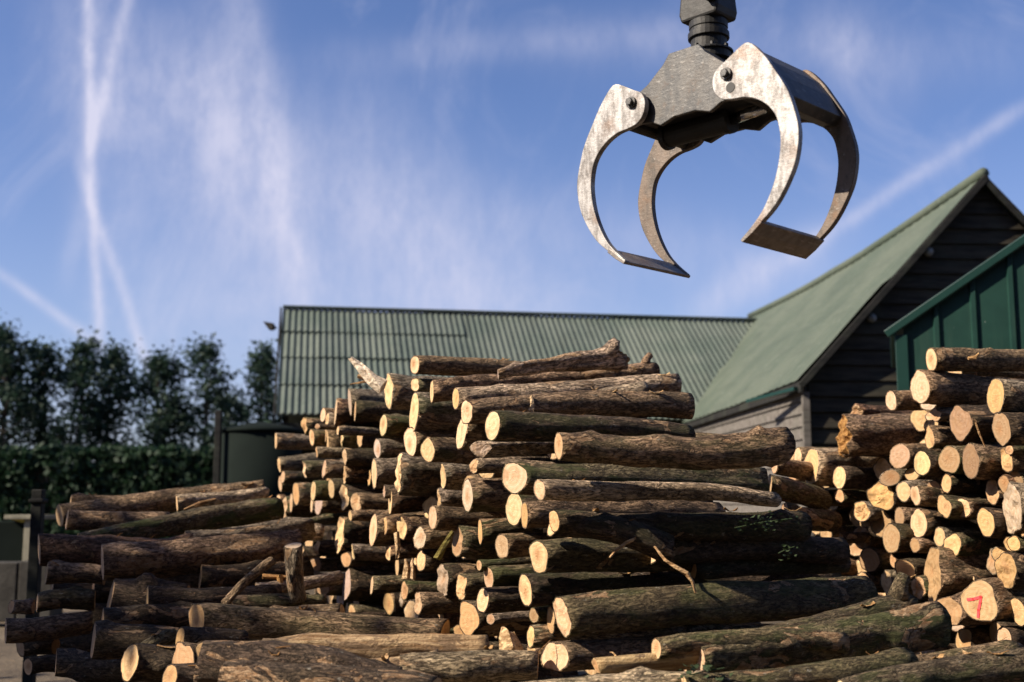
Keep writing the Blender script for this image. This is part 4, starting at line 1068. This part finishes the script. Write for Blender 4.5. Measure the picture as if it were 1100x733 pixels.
def long_barn():
    E = at(304, 447, 25.0); Rg = at(304, 332, 28.7)
    rd = Vector((math.cos(R(9.7)), math.sin(R(9.7)), 0)); bk = Vector((-rd.y, rd.x, 0))
    # roof plane square to the ridge
    dE = (Rg - E); run = dE.dot(bk); rise = dE.z
    E = Rg - bk * run - Vector((0, 0, rise))
    LEN = 13.2
    root = empty('barn', (E.x, E.y, 0), 'long low open barn with green corrugated roof behind the central log stack', 'barn')
    root_inv = Matrix.Translation(-root.location)
    nrm = rd.cross((bk * run + Vector((0, 0, rise))).normalized())
    up = Vector((0, 0, rise)) + bk * run
    slope = up.length; upn = up.normalized()
    rng = random.Random(8)
    pitch_c = .142
    def sheet(b, u0, u1, v0, v1, lift, skew=0):
        n = int((u1 - u0) / pitch_c * 6)
        def fn(u, v):
            x = u0 + (u1 - u0) * u
            return nrm * (.019 * math.cos(2*PI*x/pitch_c) + lift + .045 * (1 - v)) + upn * 0
        p = lambda u, v: E + rd * u + upn * v
        quadgrid(b, p(u0, v0), p(u1, v0), p(u0, v1), p(u1, v1), n, 1, fn)
        # sheet thickness at the lower edge and right edge
        lo = [p(u0 + (u1-u0)*i/n, v0) + fn(i/n, 0) for i in range(n+1)]
        b.add(lo + [q - nrm * .05 for q in lo], [(i, n+1+i, n+2+i, i+1) for i in range(n)])
        rt = [p(u1, v0) + fn(1, 0), p(u1, v1) + fn(1, 1)]
        b.add(rt + [q - nrm * .015 for q in rt], [(0, 1, 3, 2)])
    b = MB()
    # old sheets in four courses on the left, long ones to the right
    x = 0.0
    wid = .86
    courses = [(0, .27), (.25, .52), (.5, .77), (.75, 1.0)]
    for (c0, c1) in courses:
        x = 0.0; k = 0
        while x < 4.2:
            x1 = x + wid * (1 if rng.random() > .2 else .97)
            sheet(b, x, x1 + .04, c0 * slope, c1 * slope, rng.uniform(0, .022) + (c0 > 0) * .006 - c0 * .01)
            x = x1 + .008; k += 1
    x = 4.3
    while x < LEN:
        x1 = x + rng.uniform(1.6, 2.0)
        sheet(b, x, x1 + .05, 0, slope, rng.uniform(.0, .02))
        x = x1
    b.v = [tuple(root_inv @ Vector(v)) for v in b.v]
    b.build('roof', M['roof_a'], root)
    # rear slope, plain
    b = MB()
    top = Rg + nrm * -.03
    back = Vector((bk.x * run, bk.y * run, -rise))
    b2 = [top, top + rd * LEN, top + rd * LEN + back, top + back]
    b.add(b2 + [p - Vector((0, 0, .04)) for p in b2], [(0,1,2,3), (7,6,5,4), (0,4,5,1), (2,6,7,3), (1,5,6,2), (3,7,4,0)])
    b.v = [tuple(root_inv @ Vector(v)) for v in b.v]; b.build('rear_roof', M['roof_a'], root)
    b = MB(); 
    for sgn in (1,):
        b.bar(Rg + Vector((0, 0, .05)), Rg + rd * LEN + Vector((0, 0, .05)), .22, .06)
    b.v = [tuple(root_inv @ Vector(v)) for v in b.v]; b.build('ridge_cap', M['roof_a'], root, bevel=.015)
    # barge board at the left end
    b = MB(); s = -rd * .05
    b.bar(E + s - nrm * .05, Rg + s - nrm * .05, .04, .2, nrm)
    b.bar(Rg + s - nrm * .05, Rg + back + s - nrm * .05, .04, .2)
    b.v = [tuple(root_inv @ Vector(v)) for v in b.v]; b.build('bargeboard', M['black_wood'], root)
    # gable boarding, set under the roof
    def gable(u, name):
        b = MB()
        p = [E + rd * u - Vector((0, 0, .12)) + bk * .2, Rg + rd * u - Vector((0, 0, .2)), E + rd * u + bk * (2 * run - .2) - Vector((0, 0, .12))]
        z0 = 1.9
        pts = [Vector((p[0].x, p[0].y, z0)), p[0], p[1], p[2], Vector((p[2].x, p[2].y, z0))]
        n = 5; vs = pts + [q + rd * .04 for q in pts]
        b.add(vs, [(0,1,2,3,4), (9,8,7,6,5)] + [(i, i+5, (i+1) % 5 + 5, (i+1) % 5) for i in range(5)])
        b.v = [tuple(root_inv @ Vector(v)) for v in b.v]; b.build(name, M['black_wood'], root)
    gable(.12, 'gable_wall')
    # posts, eave beam, back wall
    b = MB(); b.bar(E + rd * .1 + bk * .25 - Vector((0, 0, .22)), E + rd * (LEN) + bk * .25 - Vector((0, 0, .22)), .12, .2)
    b.v = [tuple(root_inv @ Vector(v)) for v in b.v]; b.build('eave_beam', M['black_wood'], root)
    for i in range(5):
        q = E + rd * (.32 + 3.0 * i) + bk * .25
        b = MB(); b.box(q.x - .09, q.x + .09, q.y - .09, q.y + .09, 0, q.z - .3)
        b.v = [tuple(root_inv @ Vector(v)) for v in b.v]; b.build('post', M['old_post'], root, bevel=.01)
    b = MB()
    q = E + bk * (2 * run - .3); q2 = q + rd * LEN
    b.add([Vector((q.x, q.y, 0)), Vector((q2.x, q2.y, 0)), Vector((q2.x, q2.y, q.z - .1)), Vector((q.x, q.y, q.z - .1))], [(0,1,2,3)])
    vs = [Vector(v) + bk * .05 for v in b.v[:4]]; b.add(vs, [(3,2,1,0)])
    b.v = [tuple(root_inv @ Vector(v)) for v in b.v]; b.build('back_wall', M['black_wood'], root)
    # floodlight on the gable top
    p = at(297, 352, Rg.y - .6)
    f = empty('floodlight', p, 'small floodlight on a bracket at the left gable of the long barn', 'floodlight')
    b = MB(); b.box(-.14, .0, -.03, .03, -.03, .02); b.build('bracket', M['black'], f)
    b = MB(); b.prism([(-.3, .13), (-.06, .09), (-.06, -.05), (-.16, -.06)], -.12, .12); b.build('lamp_housing', M['concrete'], f, bevel=.01)
    return E, Rg, rd, bk
long_barn()

def big_barn():
    Yg = 18.0
    apex = at(1057, 188, Yg); eave = at(856, 411, Yg)
    far = at(806, 341, 31.0)
    far.z = apex.z; d = ray(806, 341); k = (apex.z - CAM.z) / d.z; far = CAM + d * k
    ridge = far - apex; LEN = ridge.length; rdir = ridge.normalized()
    half = apex.x - eave.x
    rise = apex.z - eave.z
    side = Vector((rdir.y, -rdir.x, 0))      # to the right of the ridge direction
    root = empty('barn', (apex.x, apex.y, 0), 'steep green-roofed barn with dark weatherboarded gable at right', 'barn')
    inv = Matrix.Translation(-root.location)
    def fin(b, name, mat, **kw):
        b.v = [tuple(inv @ Vector(v)) for v in b.v]; return b.build(name, mat, root, **kw)
    sn = math.hypot(half, rise)
    nL = (Vector((-rise, 0, half)) / sn)      # roughly; roof normal left slope
    rng = random.Random(4)
    def sag(u, v):                            # ridge and eaves sag between trusses, old timber
        s = -.16 * math.sin(PI * min(1, u * 1.0)) * (.4 + .6 * v) + .02 * mnoise.noise(Vector((u * 9, v * 4, 2)))
        return Vector((0, 0, s)) + Vector((0, 0, .25 * (1 - v) ** 6 * 0))
    e0 = apex - side * half - Vector((0, 0, rise)); e1 = e0 + ridge
    eR0 = apex + side * half - Vector((0, 0, rise)); eR1 = eR0 + ridge
    b = MB()
    NU = 150
    def fnL(u, v):
        # laps of the sheeting: course step two thirds down, standing ribs
        return sag(u, v) + nL * (.012 * (abs((u * NU / 2) % 2 - 1) > .6) + (.035 if v < .5 else 0))
    quadgrid(b, e1, e0, e1 + side * half + Vector((0,0,rise)), apex, NU, 20, lambda u, v: fnL(1 - u, v))
    fin(b, 'roof', M['roof_b'])
    b = MB()
    quadgrid(b, apex, eR0, far, eR1, 4, 20, lambda u, v: Vector((0, 0, -.16 * math.sin(PI * v) * (1 - .6*u))))
    fin(b, 'rear_roof', M['roof_b'])
    b = MB(); pts = [apex + ridge * (i / 16) + sag(i / 16, 1) + Vector((0, 0, .03)) for i in range(17)]
    b.tube(pts, .09, 8); fin(b, 'ridge_cap', M['roof_b'], smooth=True)
    # underside so that the roof has depth
    b = MB(); dn = Vector((0, 0, -.1))
    quadgrid(b, e0 + dn, e1 + dn, apex + dn, far + dn, 20, 6, lambda u, v: sag(u, v)); fin(b, 'roof_lining', M['black_wood'])
    # barge boards
    fr = Vector((0, -.02, 0))
    for e, nm in ((e0, 1), (eR0, -1)):
        b = MB(); up = Vector((0, 0, 1))
        dirv = (apex - e).normalized(); nn = dirv.cross(Vector((0, 1, 0))); nn = nn if nn.z > 0 else -nn
        b.bar(e + fr - nn * .05 - dirv * .05, apex + fr - nn * .05, .05, .1, nn)
        fin(b, 'bargeboard', M['black_wood'], bevel=.01)
    # gable weatherboards
    gy = .16
    o = apex + rdir * gy
    b = MB(); z = 0.0; bw = .235
    rise2 = rise; wtop = apex.z - .12
    while z < wtop - .1:
        z1 = min(z + bw, wtop)
        hw = min(half - .16, (wtop - z) / rise * half)
        hw1 = max(.02, min(half - .16, (wtop - z1) / rise * half))
        tl = rng.uniform(-.006, .006)
        q = [(-hw, z, -.045 + tl), (hw, z, -.045 + tl), (hw1, z1 + .02, .0), (-hw1, z1 + .02, .0)]
        vs = [o + side * x + Vector((0, 0, zz - o.z)) + rdir * y for x, zz, y in q]
        vs += [v + rdir * .022 for v in vs]
        b.add(vs, [(0,1,2,3), (7,6,5,4), (0,4,5,1), (1,5,6,2), (3,2,6,7), (0,3,7,4)])
        z = z1
    fin(b, 'weatherboards', M['board_dark'])
    # side wall boards, under the left eave, catching the sun
    b = MB(); z = 0.0
    sw = o - side * (half - .16)
    while z < e0.z - .1:
        z1 = z + .19
        q = [(0, z, .04), (LEN - .7, z, .04), (LEN - .7, z1 + .02, 0), (0, z1 + .02, 0)]
        vs = [Vector((sw.x, sw.y, 0)) + rdir * x - side * (y + .03) + Vector((0, 0, zz)) for x, zz, y in q]
        vs += [v + side * .025 for v in vs]
        b.add(vs, [(0,3,2,1), (4,5,6,7), (0,1,5,4), (1,2,6,5), (3,7,6,2), (0,4,7,3)])
        z = z1
    fin(b, 'side_boards', M['board_grey'])
    b = MB(); b.bar(Vector((sw.x, sw.y - .05, 0)) - side * .05, Vector((sw.x, sw.y - .05, e0.z - .15)) - side * .05, .1, .1, Vector((0, 1, 0))); fin(b, 'corner_post', M['board_grey'])
    # eave board and rafter foot
    b = MB(); b.bar(e0 + Vector((.02, -.02, -.08)), e0 + rdir * LEN + Vector((.02, 0, -.08)), .04, .16); fin(b, 'fascia', M['black_wood'])
    b = MB(); b.bar(e0 + Vector((-.02, .1, -.1)), e0 + rdir * 1.6 + Vector((-.35, 0, -.16)), .12, .05); fin(b, 'rafter_foot', M['trim'])
    b = MB(); b.bar(e0 + Vector((.15, .38, -.62)), e0 + Vector((.75, .38, -1.02)), .05, .13); fin(b, 'brace_board', M['board_dark'])
    for (px, py, lb) in ((997, 271, 'small white bulkhead lamp high on the dark gable'), (936, 342, 'small white bulkhead lamp lower left on the dark gable')):
        p = at(px, py, o.y - .12)
        f = empty('wall_lamp', p, lb, 'lamp', 'lamps on the dark gable')
        b = MB(); b.tube([(0, .06, 0), (0, 0, 0)], .06, 14); b.build('lamp_base', M['black'], f)
        b = MB(); b.tube([(0, 0, 0), (0, -.05, 0), (0, -.08, 0)], [.075, .07, .03], 14); b.build('lamp_glass', M['glass'], f, smooth=True)
big_barn()

def green_shed():
    Y = 13.0; RZ = R(-17.5)
    a = at(964, 352, Y)
    q = (1100 - 550) / F_PX; c, sn = math.cos(RZ), math.sin(RZ)
    Lq = 1.5
    for _ in range(30):
        e = a + Vector((c, sn, 0)) * Lq
        Lq += (q * (e - CAM).dot(FW) - e.x) / c
    sl = (at(1100, 262, e.y).z - a.z) / Lq
    root = empty('shed', (a.x, Y, 0), 'dark green box-profile steel shed at right edge behind the right log stack', 'shed', rz=RZ)
    W = 4.4; x_r = W; DP = 3.2
    # cladding: vertical ribs, top follows the roof slope, ridge in the middle
    def ztop(x): return a.z - .05 + sl * min(x, W - min(x, W)) if x > W / 2 else a.z - .05 + sl * x
    b = MB(); x = .06; poly = []
    xs = []
    rib = .38
    while x < W - .1:
        xs += [(x, 0), (x + rib - .075, 0), (x + rib - .06, -.035), (x + rib - .015, -.035)]
        x += rib
    vs = []; fs = []
    for (xx, yy) in xs:
        vs += [(xx, yy, 0), (xx, yy, ztop(xx))]
    for i in range(len(xs) - 1): fs.append((2*i, 2*i+2, 2*i+3, 2*i+1))
    b.add(vs, fs); b.build('front_cladding', M['clad'], root)
    b = MB(); xs2 = []; y = 0
    vs = []; fs = []
    while y < DP - .4: 
        vs += [(.02, y, 0), (.02, y, a.z - .06), (.02, y + .3, 0), (.02, y + .3, a.z - .06), (-.015, y + .315, 0), (-.015, y + .315, a.z - .06), (-.015, y + .36, 0), (-.015, y + .36, a.z - .06)]
        y += .38
    n = len(vs) // 2
    fs = [(2*i, 2*i+1, 2*i+3, 2*i+2) for i in range(n - 1)]
    vs = [(x + .03, y, z) for x, y, z in vs]; b.add(vs, fs); b.build('side_cladding', M['clad'], root)
    b = MB(); b.box(-.03, .1, -.05, .0, 0, a.z - .09); b.build('corner_trim', M['trim'], root, bevel=.008)
    # roof and verge trim
    zr = a.z + sl * W / 2
    b = MB()
    b.bar((-.12, -.07, a.z - .12 * sl + .0), (W / 2, -.07, zr + .0), .05, .09, Vector((0, 0, 1)))
    b.build('verge_trim', M['trim'], root, bevel=.012)
    b = MB()
    for x0, z0, x1, z1 in ((-.06, a.z - .06 * sl + .05, W/2, zr + .05), (W/2, zr + .05, W + .06, a.z - .06*sl + .05)):
        vs = [(x0, -.05, z0), (x1, -.05, z1), (x1, DP, z1), (x0, DP, z0)]
        b.add(vs + [(p[0], p[1], p[2] - .05) for p in vs], [(0,1,2,3), (7,6,5,4), (0,4,5,1), (1,5,6,2), (2,6,7,3), (3,7,4,0)])
    b.build('roof', M['clad'], root)
    b = MB(); b.bar((-.05, .0, a.z - .06), (-.05, DP, a.z - .06), .06, .06); b.build('gutter', M['trim'], root, bevel=.02)
green_shed()

# dark tank, panel, post and small shelter at the left
p = at(281, 470, 20.0)
tk = empty('storage_tank', (p.x, p.y, 0), 'dark green round storage tank with low domed lid beside the long barn', 'tank')
ht = at(281, 462, 20.0).z
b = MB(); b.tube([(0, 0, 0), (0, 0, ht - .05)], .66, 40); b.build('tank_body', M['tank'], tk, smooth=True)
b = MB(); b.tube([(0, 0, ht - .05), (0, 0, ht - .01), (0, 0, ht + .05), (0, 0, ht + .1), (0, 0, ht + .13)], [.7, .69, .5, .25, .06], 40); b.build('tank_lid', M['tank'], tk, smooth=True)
p = at(240, 480, 19.5)
hp_ = at(233, 441, 19.5).z
b = MB(); b.box(-.14, -.04, -.05, .05, 0, hp_); b.build('fence_panel', M['black_wood'], bevel=.01)
o = bpy.data.objects['fence_panel']; o.location = (p.x, p.y, 0); tag(o, 'tall dark post standing left of the round tank', 'post')
o.name = 'timber_post'
b = MB(); h2 = at(262, 470, 19.8).z
b.box(-.34, .62, -.03, .03, 0, h2)
for i in range(7): b.box(-.34 + i * .14, -.22 + i * .14, -.05, -.031, 0, h2 - .02)
o = b.build('board_fence', M['black_wood']); q = at(244, 480, 19.8); o.location = (q.x + .15, q.y, 0); tag(o, 'dark close boarded fence between the tall post and the tank', 'fence')

p = at(38, 600, 11.5)
b = MB(); b.box(-.05, .05, -.05, .05, 0, at(38, 526, 11.5).z); b.box(-.07, .07, -.07, .07, at(38, 540, 11.5).z, at(38, 536, 11.5).z)
o = b.build('gate_post', M['black_wood'], bevel=.008); o.location = (p.x, p.y, 0); tag(o, 'slim black post beside the left log heap', 'post')
p = at(26, 600, 19.4)
sh = empty('shelter', (p.x, p.y, 0), 'small pale framed shelter with dark inside behind the left log heap', 'shelter')
zt = at(20, 556, 19.4).z
b = MB(); b.box(.0, .2, -.08, .08, 0, zt - .03); b.build('frame_post', M['pale_paint'], sh, bevel=.01)
b = MB(); b.box(-.3, .3, -.14, .5, zt - .03, zt + .04); b.build('canopy', M['pale_paint'], sh, bevel=.01)
b = MB(); b.prism([(-.2, zt - .034), (-.2, zt + .0), (.0, zt - .034), (.0, zt - .08)], -.1, -.06); b.build('canopy_edge', M['yellow'], sh)
b = MB(); b.box(-1.2, -.01, .1, .5, 0, zt - .06); b.build('shaded_inside', M['tank'], sh, bevel=.02)  # solid near-black box painted as the shelter's shaded interior
p = at(24, 620, 18.2)
b = MB(); zz = at(24, 604, 18.2).z
for i in range(3): b.box(-1.0 + i * .52, -.5 + i * .52, -.25, .25, 0, zz + random.uniform(-.03, .03))
o = b.build('block_wall', M['concrete'], bevel=.02); o.location = (p.x, p.y, 0); tag(o, 'low rough concrete block wall at the left edge', 'wall')

# ------------------------------------------------------------------ trees and hedge
def leaf_quads(b, c, n, sp, size, rng):
    for _ in range(n):
        p = c + Vector((rng.gauss(0, sp[0]), rng.gauss(0, sp[1]), rng.gauss(0, sp[2])))
        a = Vector((rng.gauss(0, 1), rng.gauss(0, 1), rng.gauss(0, .7))).normalized()
        q = a.cross(Vector((rng.gauss(0, 1), rng.gauss(0, 1), rng.gauss(0, 1)))).normalized()
        s = size * rng.uniform(.6, 1.3)
        a = a * s; q = q * s * .6
        b.add([p - a, p + q, p + a, p - q], [(0, 1, 2, 3)])

def tree(px, ptop, wpx, Y, label, seed, dens=1.0, low=.12):
    rng = random.Random(seed)
    top = at(px, ptop, Y); H = top.z; W = wpx * Y / F_PX / 2 * 1.12; low = max(.03, low - .05)
    t = empty('tree', (top.x, Y, 0), label, 'tree', 'row of tall trees behind the hedge')
    b = MB(); b.tube([(0, 0, 0), (rng.uniform(-.1, .1), 0, H * .3), (rng.uniform(-.15, .15), .1, H * .65), (0, 0, H * .93)], [.22, .17, .1, .02], 9)
    crown = MB()
    for i in range(int(34 * dens)):
        h = low + (1 - low) * (i + rng.random()) / (34 * dens)
        w = W * (math.sin(PI * min(1, (h - low) / (1 - low) * .86 + .14)) ** .6) * rng.uniform(.45, 1.08)
        a = rng.uniform(0, 2*PI)
        tip = Vector((math.cos(a) * w, math.sin(a) * w, min(H * .97, h * H + w * .35)))
        st = Vector((0, 0, max(.3, h * H - w * .35)))
        b.tube([st, (st + tip) / 2 + Vector((0, 0, -.08)), tip], [.06, .04, .012], 5)
        for f in (.35, .65, .9, 1.0):
            c = st.lerp(tip, f) + Vector((rng.uniform(-.3, .3), rng.uniform(-.3, .3), rng.uniform(-.2, .25)))
            s = rng.uniform(.26, .5)
            leaf_quads(crown, c, int(rng.uniform(20, 62) * (1 if f > .5 else .6)), (s * .9, s * .9, s * .8), .125, rng)
    leaf_quads(crown, Vector((0, 0, H * .95)), 120, (.26, .26, H * .022), .12, rng)
    b.build('trunk', M['trunk'], t, smooth=True)
    crown.build('crown', M['leaf'], t)
tree(8, 352, 78, 58, 'tall dense tree at the left edge, tallest of the row', 1, 1.4, .1)
tree(48, 372, 56, 60, 'narrow dark tree between the leftmost tree and the twin-topped one', 2, 1.2, .1)
tree(90, 367, 54, 59, 'pointed dark tree left of centre in the row, under the crossing vapour trails', 3, 1.2, .1)
tree(121, 375, 46, 61, 'slim tree close to the right of the pointed dark one', 4, 1.1, .12)
tree(170, 383, 64, 60, 'broad rounded tree in the middle of the row with bright gaps at its foot', 5, 1.3, .2)
tree(222, 370, 52, 60, 'loose airy tree with sky showing through, left of the barn', 6, .8, .25)
tree(246, 425, 34, 64, 'small low tree filling the gap right of the airy tree', 17, .8, .1)
tree(284, 378, 52, 60, 'slim tree partly hidden by the left gable of the long barn', 7, 1.1, .12)
tree(-32, 362, 60, 60, 'tree cut by the left edge of the picture', 8, 1.2, .1)

tree(-85, 356, 70, 59, 'tree well beyond the left edge of the picture', 12, 1.2, .08)
tree(-140, 368, 64, 61, 'shorter tree well beyond the left edge of the picture', 13, 1.2, .08)
tree(-205, 350, 76, 60, 'tall tree farthest beyond the left edge of the picture', 14, 1.2, .08)

def sky_blocker_trees():
    # unseen tree belt added behind the camera to cut sky light on logs
    rng = random.Random(55); b = MB()
    for _ in range(11000):
        x = rng.uniform(-26, 24); y = -9.5 + rng.uniform(-1.5, 2); z = rng.uniform(0, 16 + 2 * math.sin(x * .9))
        a = Vector((rng.gauss(0, 1), rng.gauss(0, 1), rng.gauss(0, 1))).normalized()
        q = a.cross(Vector((rng.gauss(0, 1), rng.gauss(0, 1), rng.gauss(0, 1)))).normalized()
        sc = rng.uniform(.35, .7); a = a * sc; q = q * sc * .6; p = Vector((x, y, z))
        b.add([p - a, p + q, p + a, p - q], [(0, 1, 2, 3)])
    o = b.build('sky_blocker_trees', M['leaf']); tag(o, 'unseen belt of trees added behind the viewpoint to block sky light', 'sky_blocker_trees', kind='stuff')
sky_blocker_trees()
def yard_tree(x, y, H, W):
    rng = random.Random(int(x * 7 + y * 3))
    t = empty('tree', (x, y, 0), 'spreading tree in the yard beyond the left edge of the picture', 'tree', 'yard trees beyond the left edge')
    b = MB(); b.tube([(0, 0, 0), (.1, 0, H * .4), (0, .1, H * .8)], [.25, .18, .06], 10)
    crown = MB()
    for i in range(95):
        a = rng.uniform(0, 2*PI); h = rng.uniform(.3, 1); r = W * math.sqrt(rng.random()) * (1.05 - .5 * h)
        c = Vector((math.cos(a) * r, math.sin(a) * r, h * H))
        b.tube([(0, 0, max(.5, h * H - r * .6)), tuple(c)], [.05, .015], 5)
        leaf_quads(crown, c, 60, (.5, .5, .35), .13, rng)
    b.build('trunk', M['trunk'], t, smooth=True); crown.build('crown', M['leaf'], t)
yard_tree(-13.2, 7.0, 8.7, 2.8)
yard_tree(-13.0, 4.4, 8.8, 2.8)

def hedge():
    rng = random.Random(77)
    Y = 40; a = at(-420, 500, Y); c = at(262, 500, Y); zt = at(100, 487, Y).z
    o = empty('hedge', ((a.x + c.x) / 2, Y, 0), 'long clipped dark green hedge below the row of trees', 'hedge')
    W = (c.x - a.x) / 2
    core = MB(); core.box(-W + .1, W - .1, -.45, .45, 0, zt - .35)
    fl = core
    fo = MB()
    for _ in range(34000):
        x = rng.uniform(-W, W); face = rng.random()
        bulge = .16 * mnoise.noise(Vector((x * 1.3, 0, 3)))
        if face < .72: p = Vector((x, -.62 + rng.gauss(0, .1) + .18 * mnoise.noise(Vector((x * 1.1, 5, rng.random()))), rng.uniform(0, zt)))
        else: p = Vector((x, rng.uniform(-.6, .6), zt + bulge + rng.gauss(0, .09)))
        if p.y < 0: p.y += .2 * mnoise.noise(Vector((p.x * 1.6, p.z * 1.6, 9)))
        aa = Vector((rng.gauss(0, 1), rng.gauss(0, 1), rng.gauss(0, 1))).normalized()
        q = aa.cross(Vector((rng.gauss(0, 1), rng.gauss(0, 1), rng.gauss(0, 1)))).normalized()
        s = rng.uniform(.07, .15); aa = aa * s; q = q * s * .65
        fo.add([p - aa, p + q, p + aa, p - q], [(0, 1, 2, 3)])
    core.build('branch_core', M['trunk'], o)
    fo.build('foliage', M['hedge'], o)
hedge()

# ------------------------------------------------------------------ ground
b = MB()
N = 60
def gz(x, y): return .05 * mnoise.noise(Vector((x * .3, y * .3, 0))) + .03 * mnoise.noise(Vector((x * 1.1, y * 1.1, 4))) - .06
coords = sorted(set([-900, -500, -250, -120, -70] + [i - 40 for i in range(81)] + [70, 120, 250, 500, 900]))
cy = sorted(set([-300, -120, -50, -20, -10] + [i for i in range(-5, 60)] + [80, 120, 200, 400, 800, 1500]))
vs = [(x, y, gz(x, y)) for y in cy for x in coords]; n = len(coords)
fs = [(j*n+i, j*n+i+1, (j+1)*n+i+1, (j+1)*n+i) for j in range(len(cy)-1) for i in range(n-1)]
b.add(vs, fs); g = b.build('ground', M['dirt'], smooth=True); g['kind'] = 'structure'

# ------------------------------------------------------------------ light and sky
SUN_EL = 36; sdir = Vector((-.95, -.31, 0)).normalized()
sv = Vector((sdir.x * math.cos(R(SUN_EL)), sdir.y * math.cos(R(SUN_EL)), math.sin(R(SUN_EL))))
sl = bpy.data.lights.new('sun', 'SUN'); sl.energy = 5.0; sl.angle = R(.5); sl.color = (1, .87, .7)
so = bpy.data.objects.new('sun', sl); COL.objects.link(so)
so.rotation_euler = sv.to_track_quat('Z', 'Y').to_euler()

w = bpy.data.worlds.new('World'); S.world = w; w.use_nodes = True
t = NT(w.node_tree); bg = w.node_tree.nodes['Background']
sky = t.add('ShaderNodeTexSky', sky_type='NISHITA'); sky.sun_disc = False
sky.sun_elevation = R(SUN_EL); sky.sun_rotation = math.atan2(sdir.x, sdir.y)
sky.air_density = 1.0; sky.dust_density = .6; sky.ozone_density = 2.5
gen = t.add('ShaderNodeTexCoord').outputs['Generated']
nrmv = t.vmath('NORMALIZE', gen)
sep = t.add('ShaderNodeSeparateXYZ'); t.put(sep.inputs[0], nrmv)
yy = t.math('MAXIMUM', sep.outputs[1], .12)
U = t.math('DIVIDE', sep.outputs[0], yy); V = t.math('DIVIDE', sep.outputs[2], yy)
cb = t.add('ShaderNodeCombineXYZ'); t.put(cb.inputs[0], U); t.put(cb.inputs[1], V)
uv = cb.outputs[0]
def sky_uv(px, py):
    d = ray(px, py); return d.x / d.y, d.z / d.y
wn = t.noise(uv, 7, 4, .6, 0, 1)
uvw = t.vmath('ADD', uv, t.scale(t.vmath('SUBTRACT', wn, (.5, .5, .5)), (.011, .011, 0)))
sw_ = t.add('ShaderNodeSeparateXYZ'); t.put(sw_.inputs[0], uvw); UW, VW = sw_.outputs[0], sw_.outputs[1]
fineN = t.noise(t.scale(uv, (34, 14, 1)), 1.0, 7, .7)
def streak(a, bb, wid, gain, soft=.25, warp=True, nz=.5):
    (x0, y0), (x1, y1) = sky_uv(*a), sky_uv(*bb)
    dx, dy = x1 - x0, y1 - y0; L = math.hypot(dx, dy); dx /= L; dy /= L
    u, v = (UW, VW) if warp else (U, V)
    du = t.math('SUBTRACT', u, x0); dv = t.math('SUBTRACT', v, y0)
    al = t.math('DIVIDE', t.math('ADD', t.math('MULTIPLY', du, dx), t.math('MULTIPLY', dv, dy)), L)
    pe = t.math('DIVIDE', t.math('SUBTRACT', t.math('MULTIPLY', du, dy), t.math('MULTIPLY', dv, dx)), wid / F_PX)
    g = t.math('POWER', 2.718, t.math('MULTIPLY', t.math('MULTIPLY', pe, pe), -1.0))
    ends = t.math('MULTIPLY', t.ramp(al, -soft, soft), t.math('SUBTRACT', 1.0, t.ramp(al, 1 - soft, 1 + soft)))
    nn = t.math('ADD', t.math('MULTIPLY', t.ramp(fineN, .3, .7), nz), 1 - nz)
    front = t.math('GREATER_THAN', sep.outputs[1], .12)
    return t.math('MULTIPLY', t.math('MULTIPLY', t.math('MULTIPLY', g, ends), nn), t.math('MULTIPLY', front, gain))
parts = [
    streak((92, -40), (106, 380), 6.5, .6, .1), streak((150, -60), (96, 160), 8, .45, .15), streak((88, 180), (158, 395), 7, .52, .12), streak((100, 200), (70, 300), 12, .2, .3),
    streak((80, -40), (150, 330), 45, .22, .3),
    streak((252, -60), (322, 330), 22, .34, .25), streak((230, 0), (260, 330), 50, .2, .3),
    streak((1115, 108), (850, 275), 9, .42, .2), streak((900, 245), (740, 340), 22, .35, .3),
    streak((-10, 285), (104, 372), 6, .42, .15),
    streak((100, 60), (560, 330), 80, .42, .35), streak((150, 20), (330, 300), 60, .2, .35), streak((380, 90), (500, 340), 60, .2, .3), streak((560, 235), (900, 300), 40, .22, .35),
    streak((640, 50), (1100, 60), 36, .2, .3), streak((880, 0), (960, 110), 40, .22, .35), streak((380, 60), (760, 30), 22, .22, .35), streak((180, 330), (640, 345), 55, .22, .3),
]
cl = parts[0]
for p_ in parts[1:]: cl = t.math('ADD', cl, p_)
soft = t.noise(t.scale(uvw, (7, 5, 1)), 1.0, 9, .66, .8)
cir = t.math('MULTIPLY', t.ramp(soft, .47, .78), .24)
wash = t.math('MULTIPLY', t.math('SUBTRACT', 1.0, t.ramp(sep.outputs[2], .02, .36)), .2)
cl = t.math('MINIMUM', t.math('ADD', t.math('ADD', t.math('MULTIPLY', cl, .9), cir), wash), .9)
cl = t.math('MULTIPLY', cl, t.ramp(sep.outputs[2], -.02, .03))
skyc = t.mix(1.0, sky.outputs[0], (1.08, 1.14, 1.5), 'MULTIPLY')
col = t.mix(cl, skyc, (8.1, 8.0, 9.8))
t.put(bg.inputs[0], col); bg.inputs[1].default_value = .05

S.view_settings.view_transform = 'Standard'; S.view_settings.look = 'None'
S.view_settings.exposure = .9; S.view_settings.gamma = 1
S.render.engine = 'CYCLES'
S.cycles.max_bounces = 5
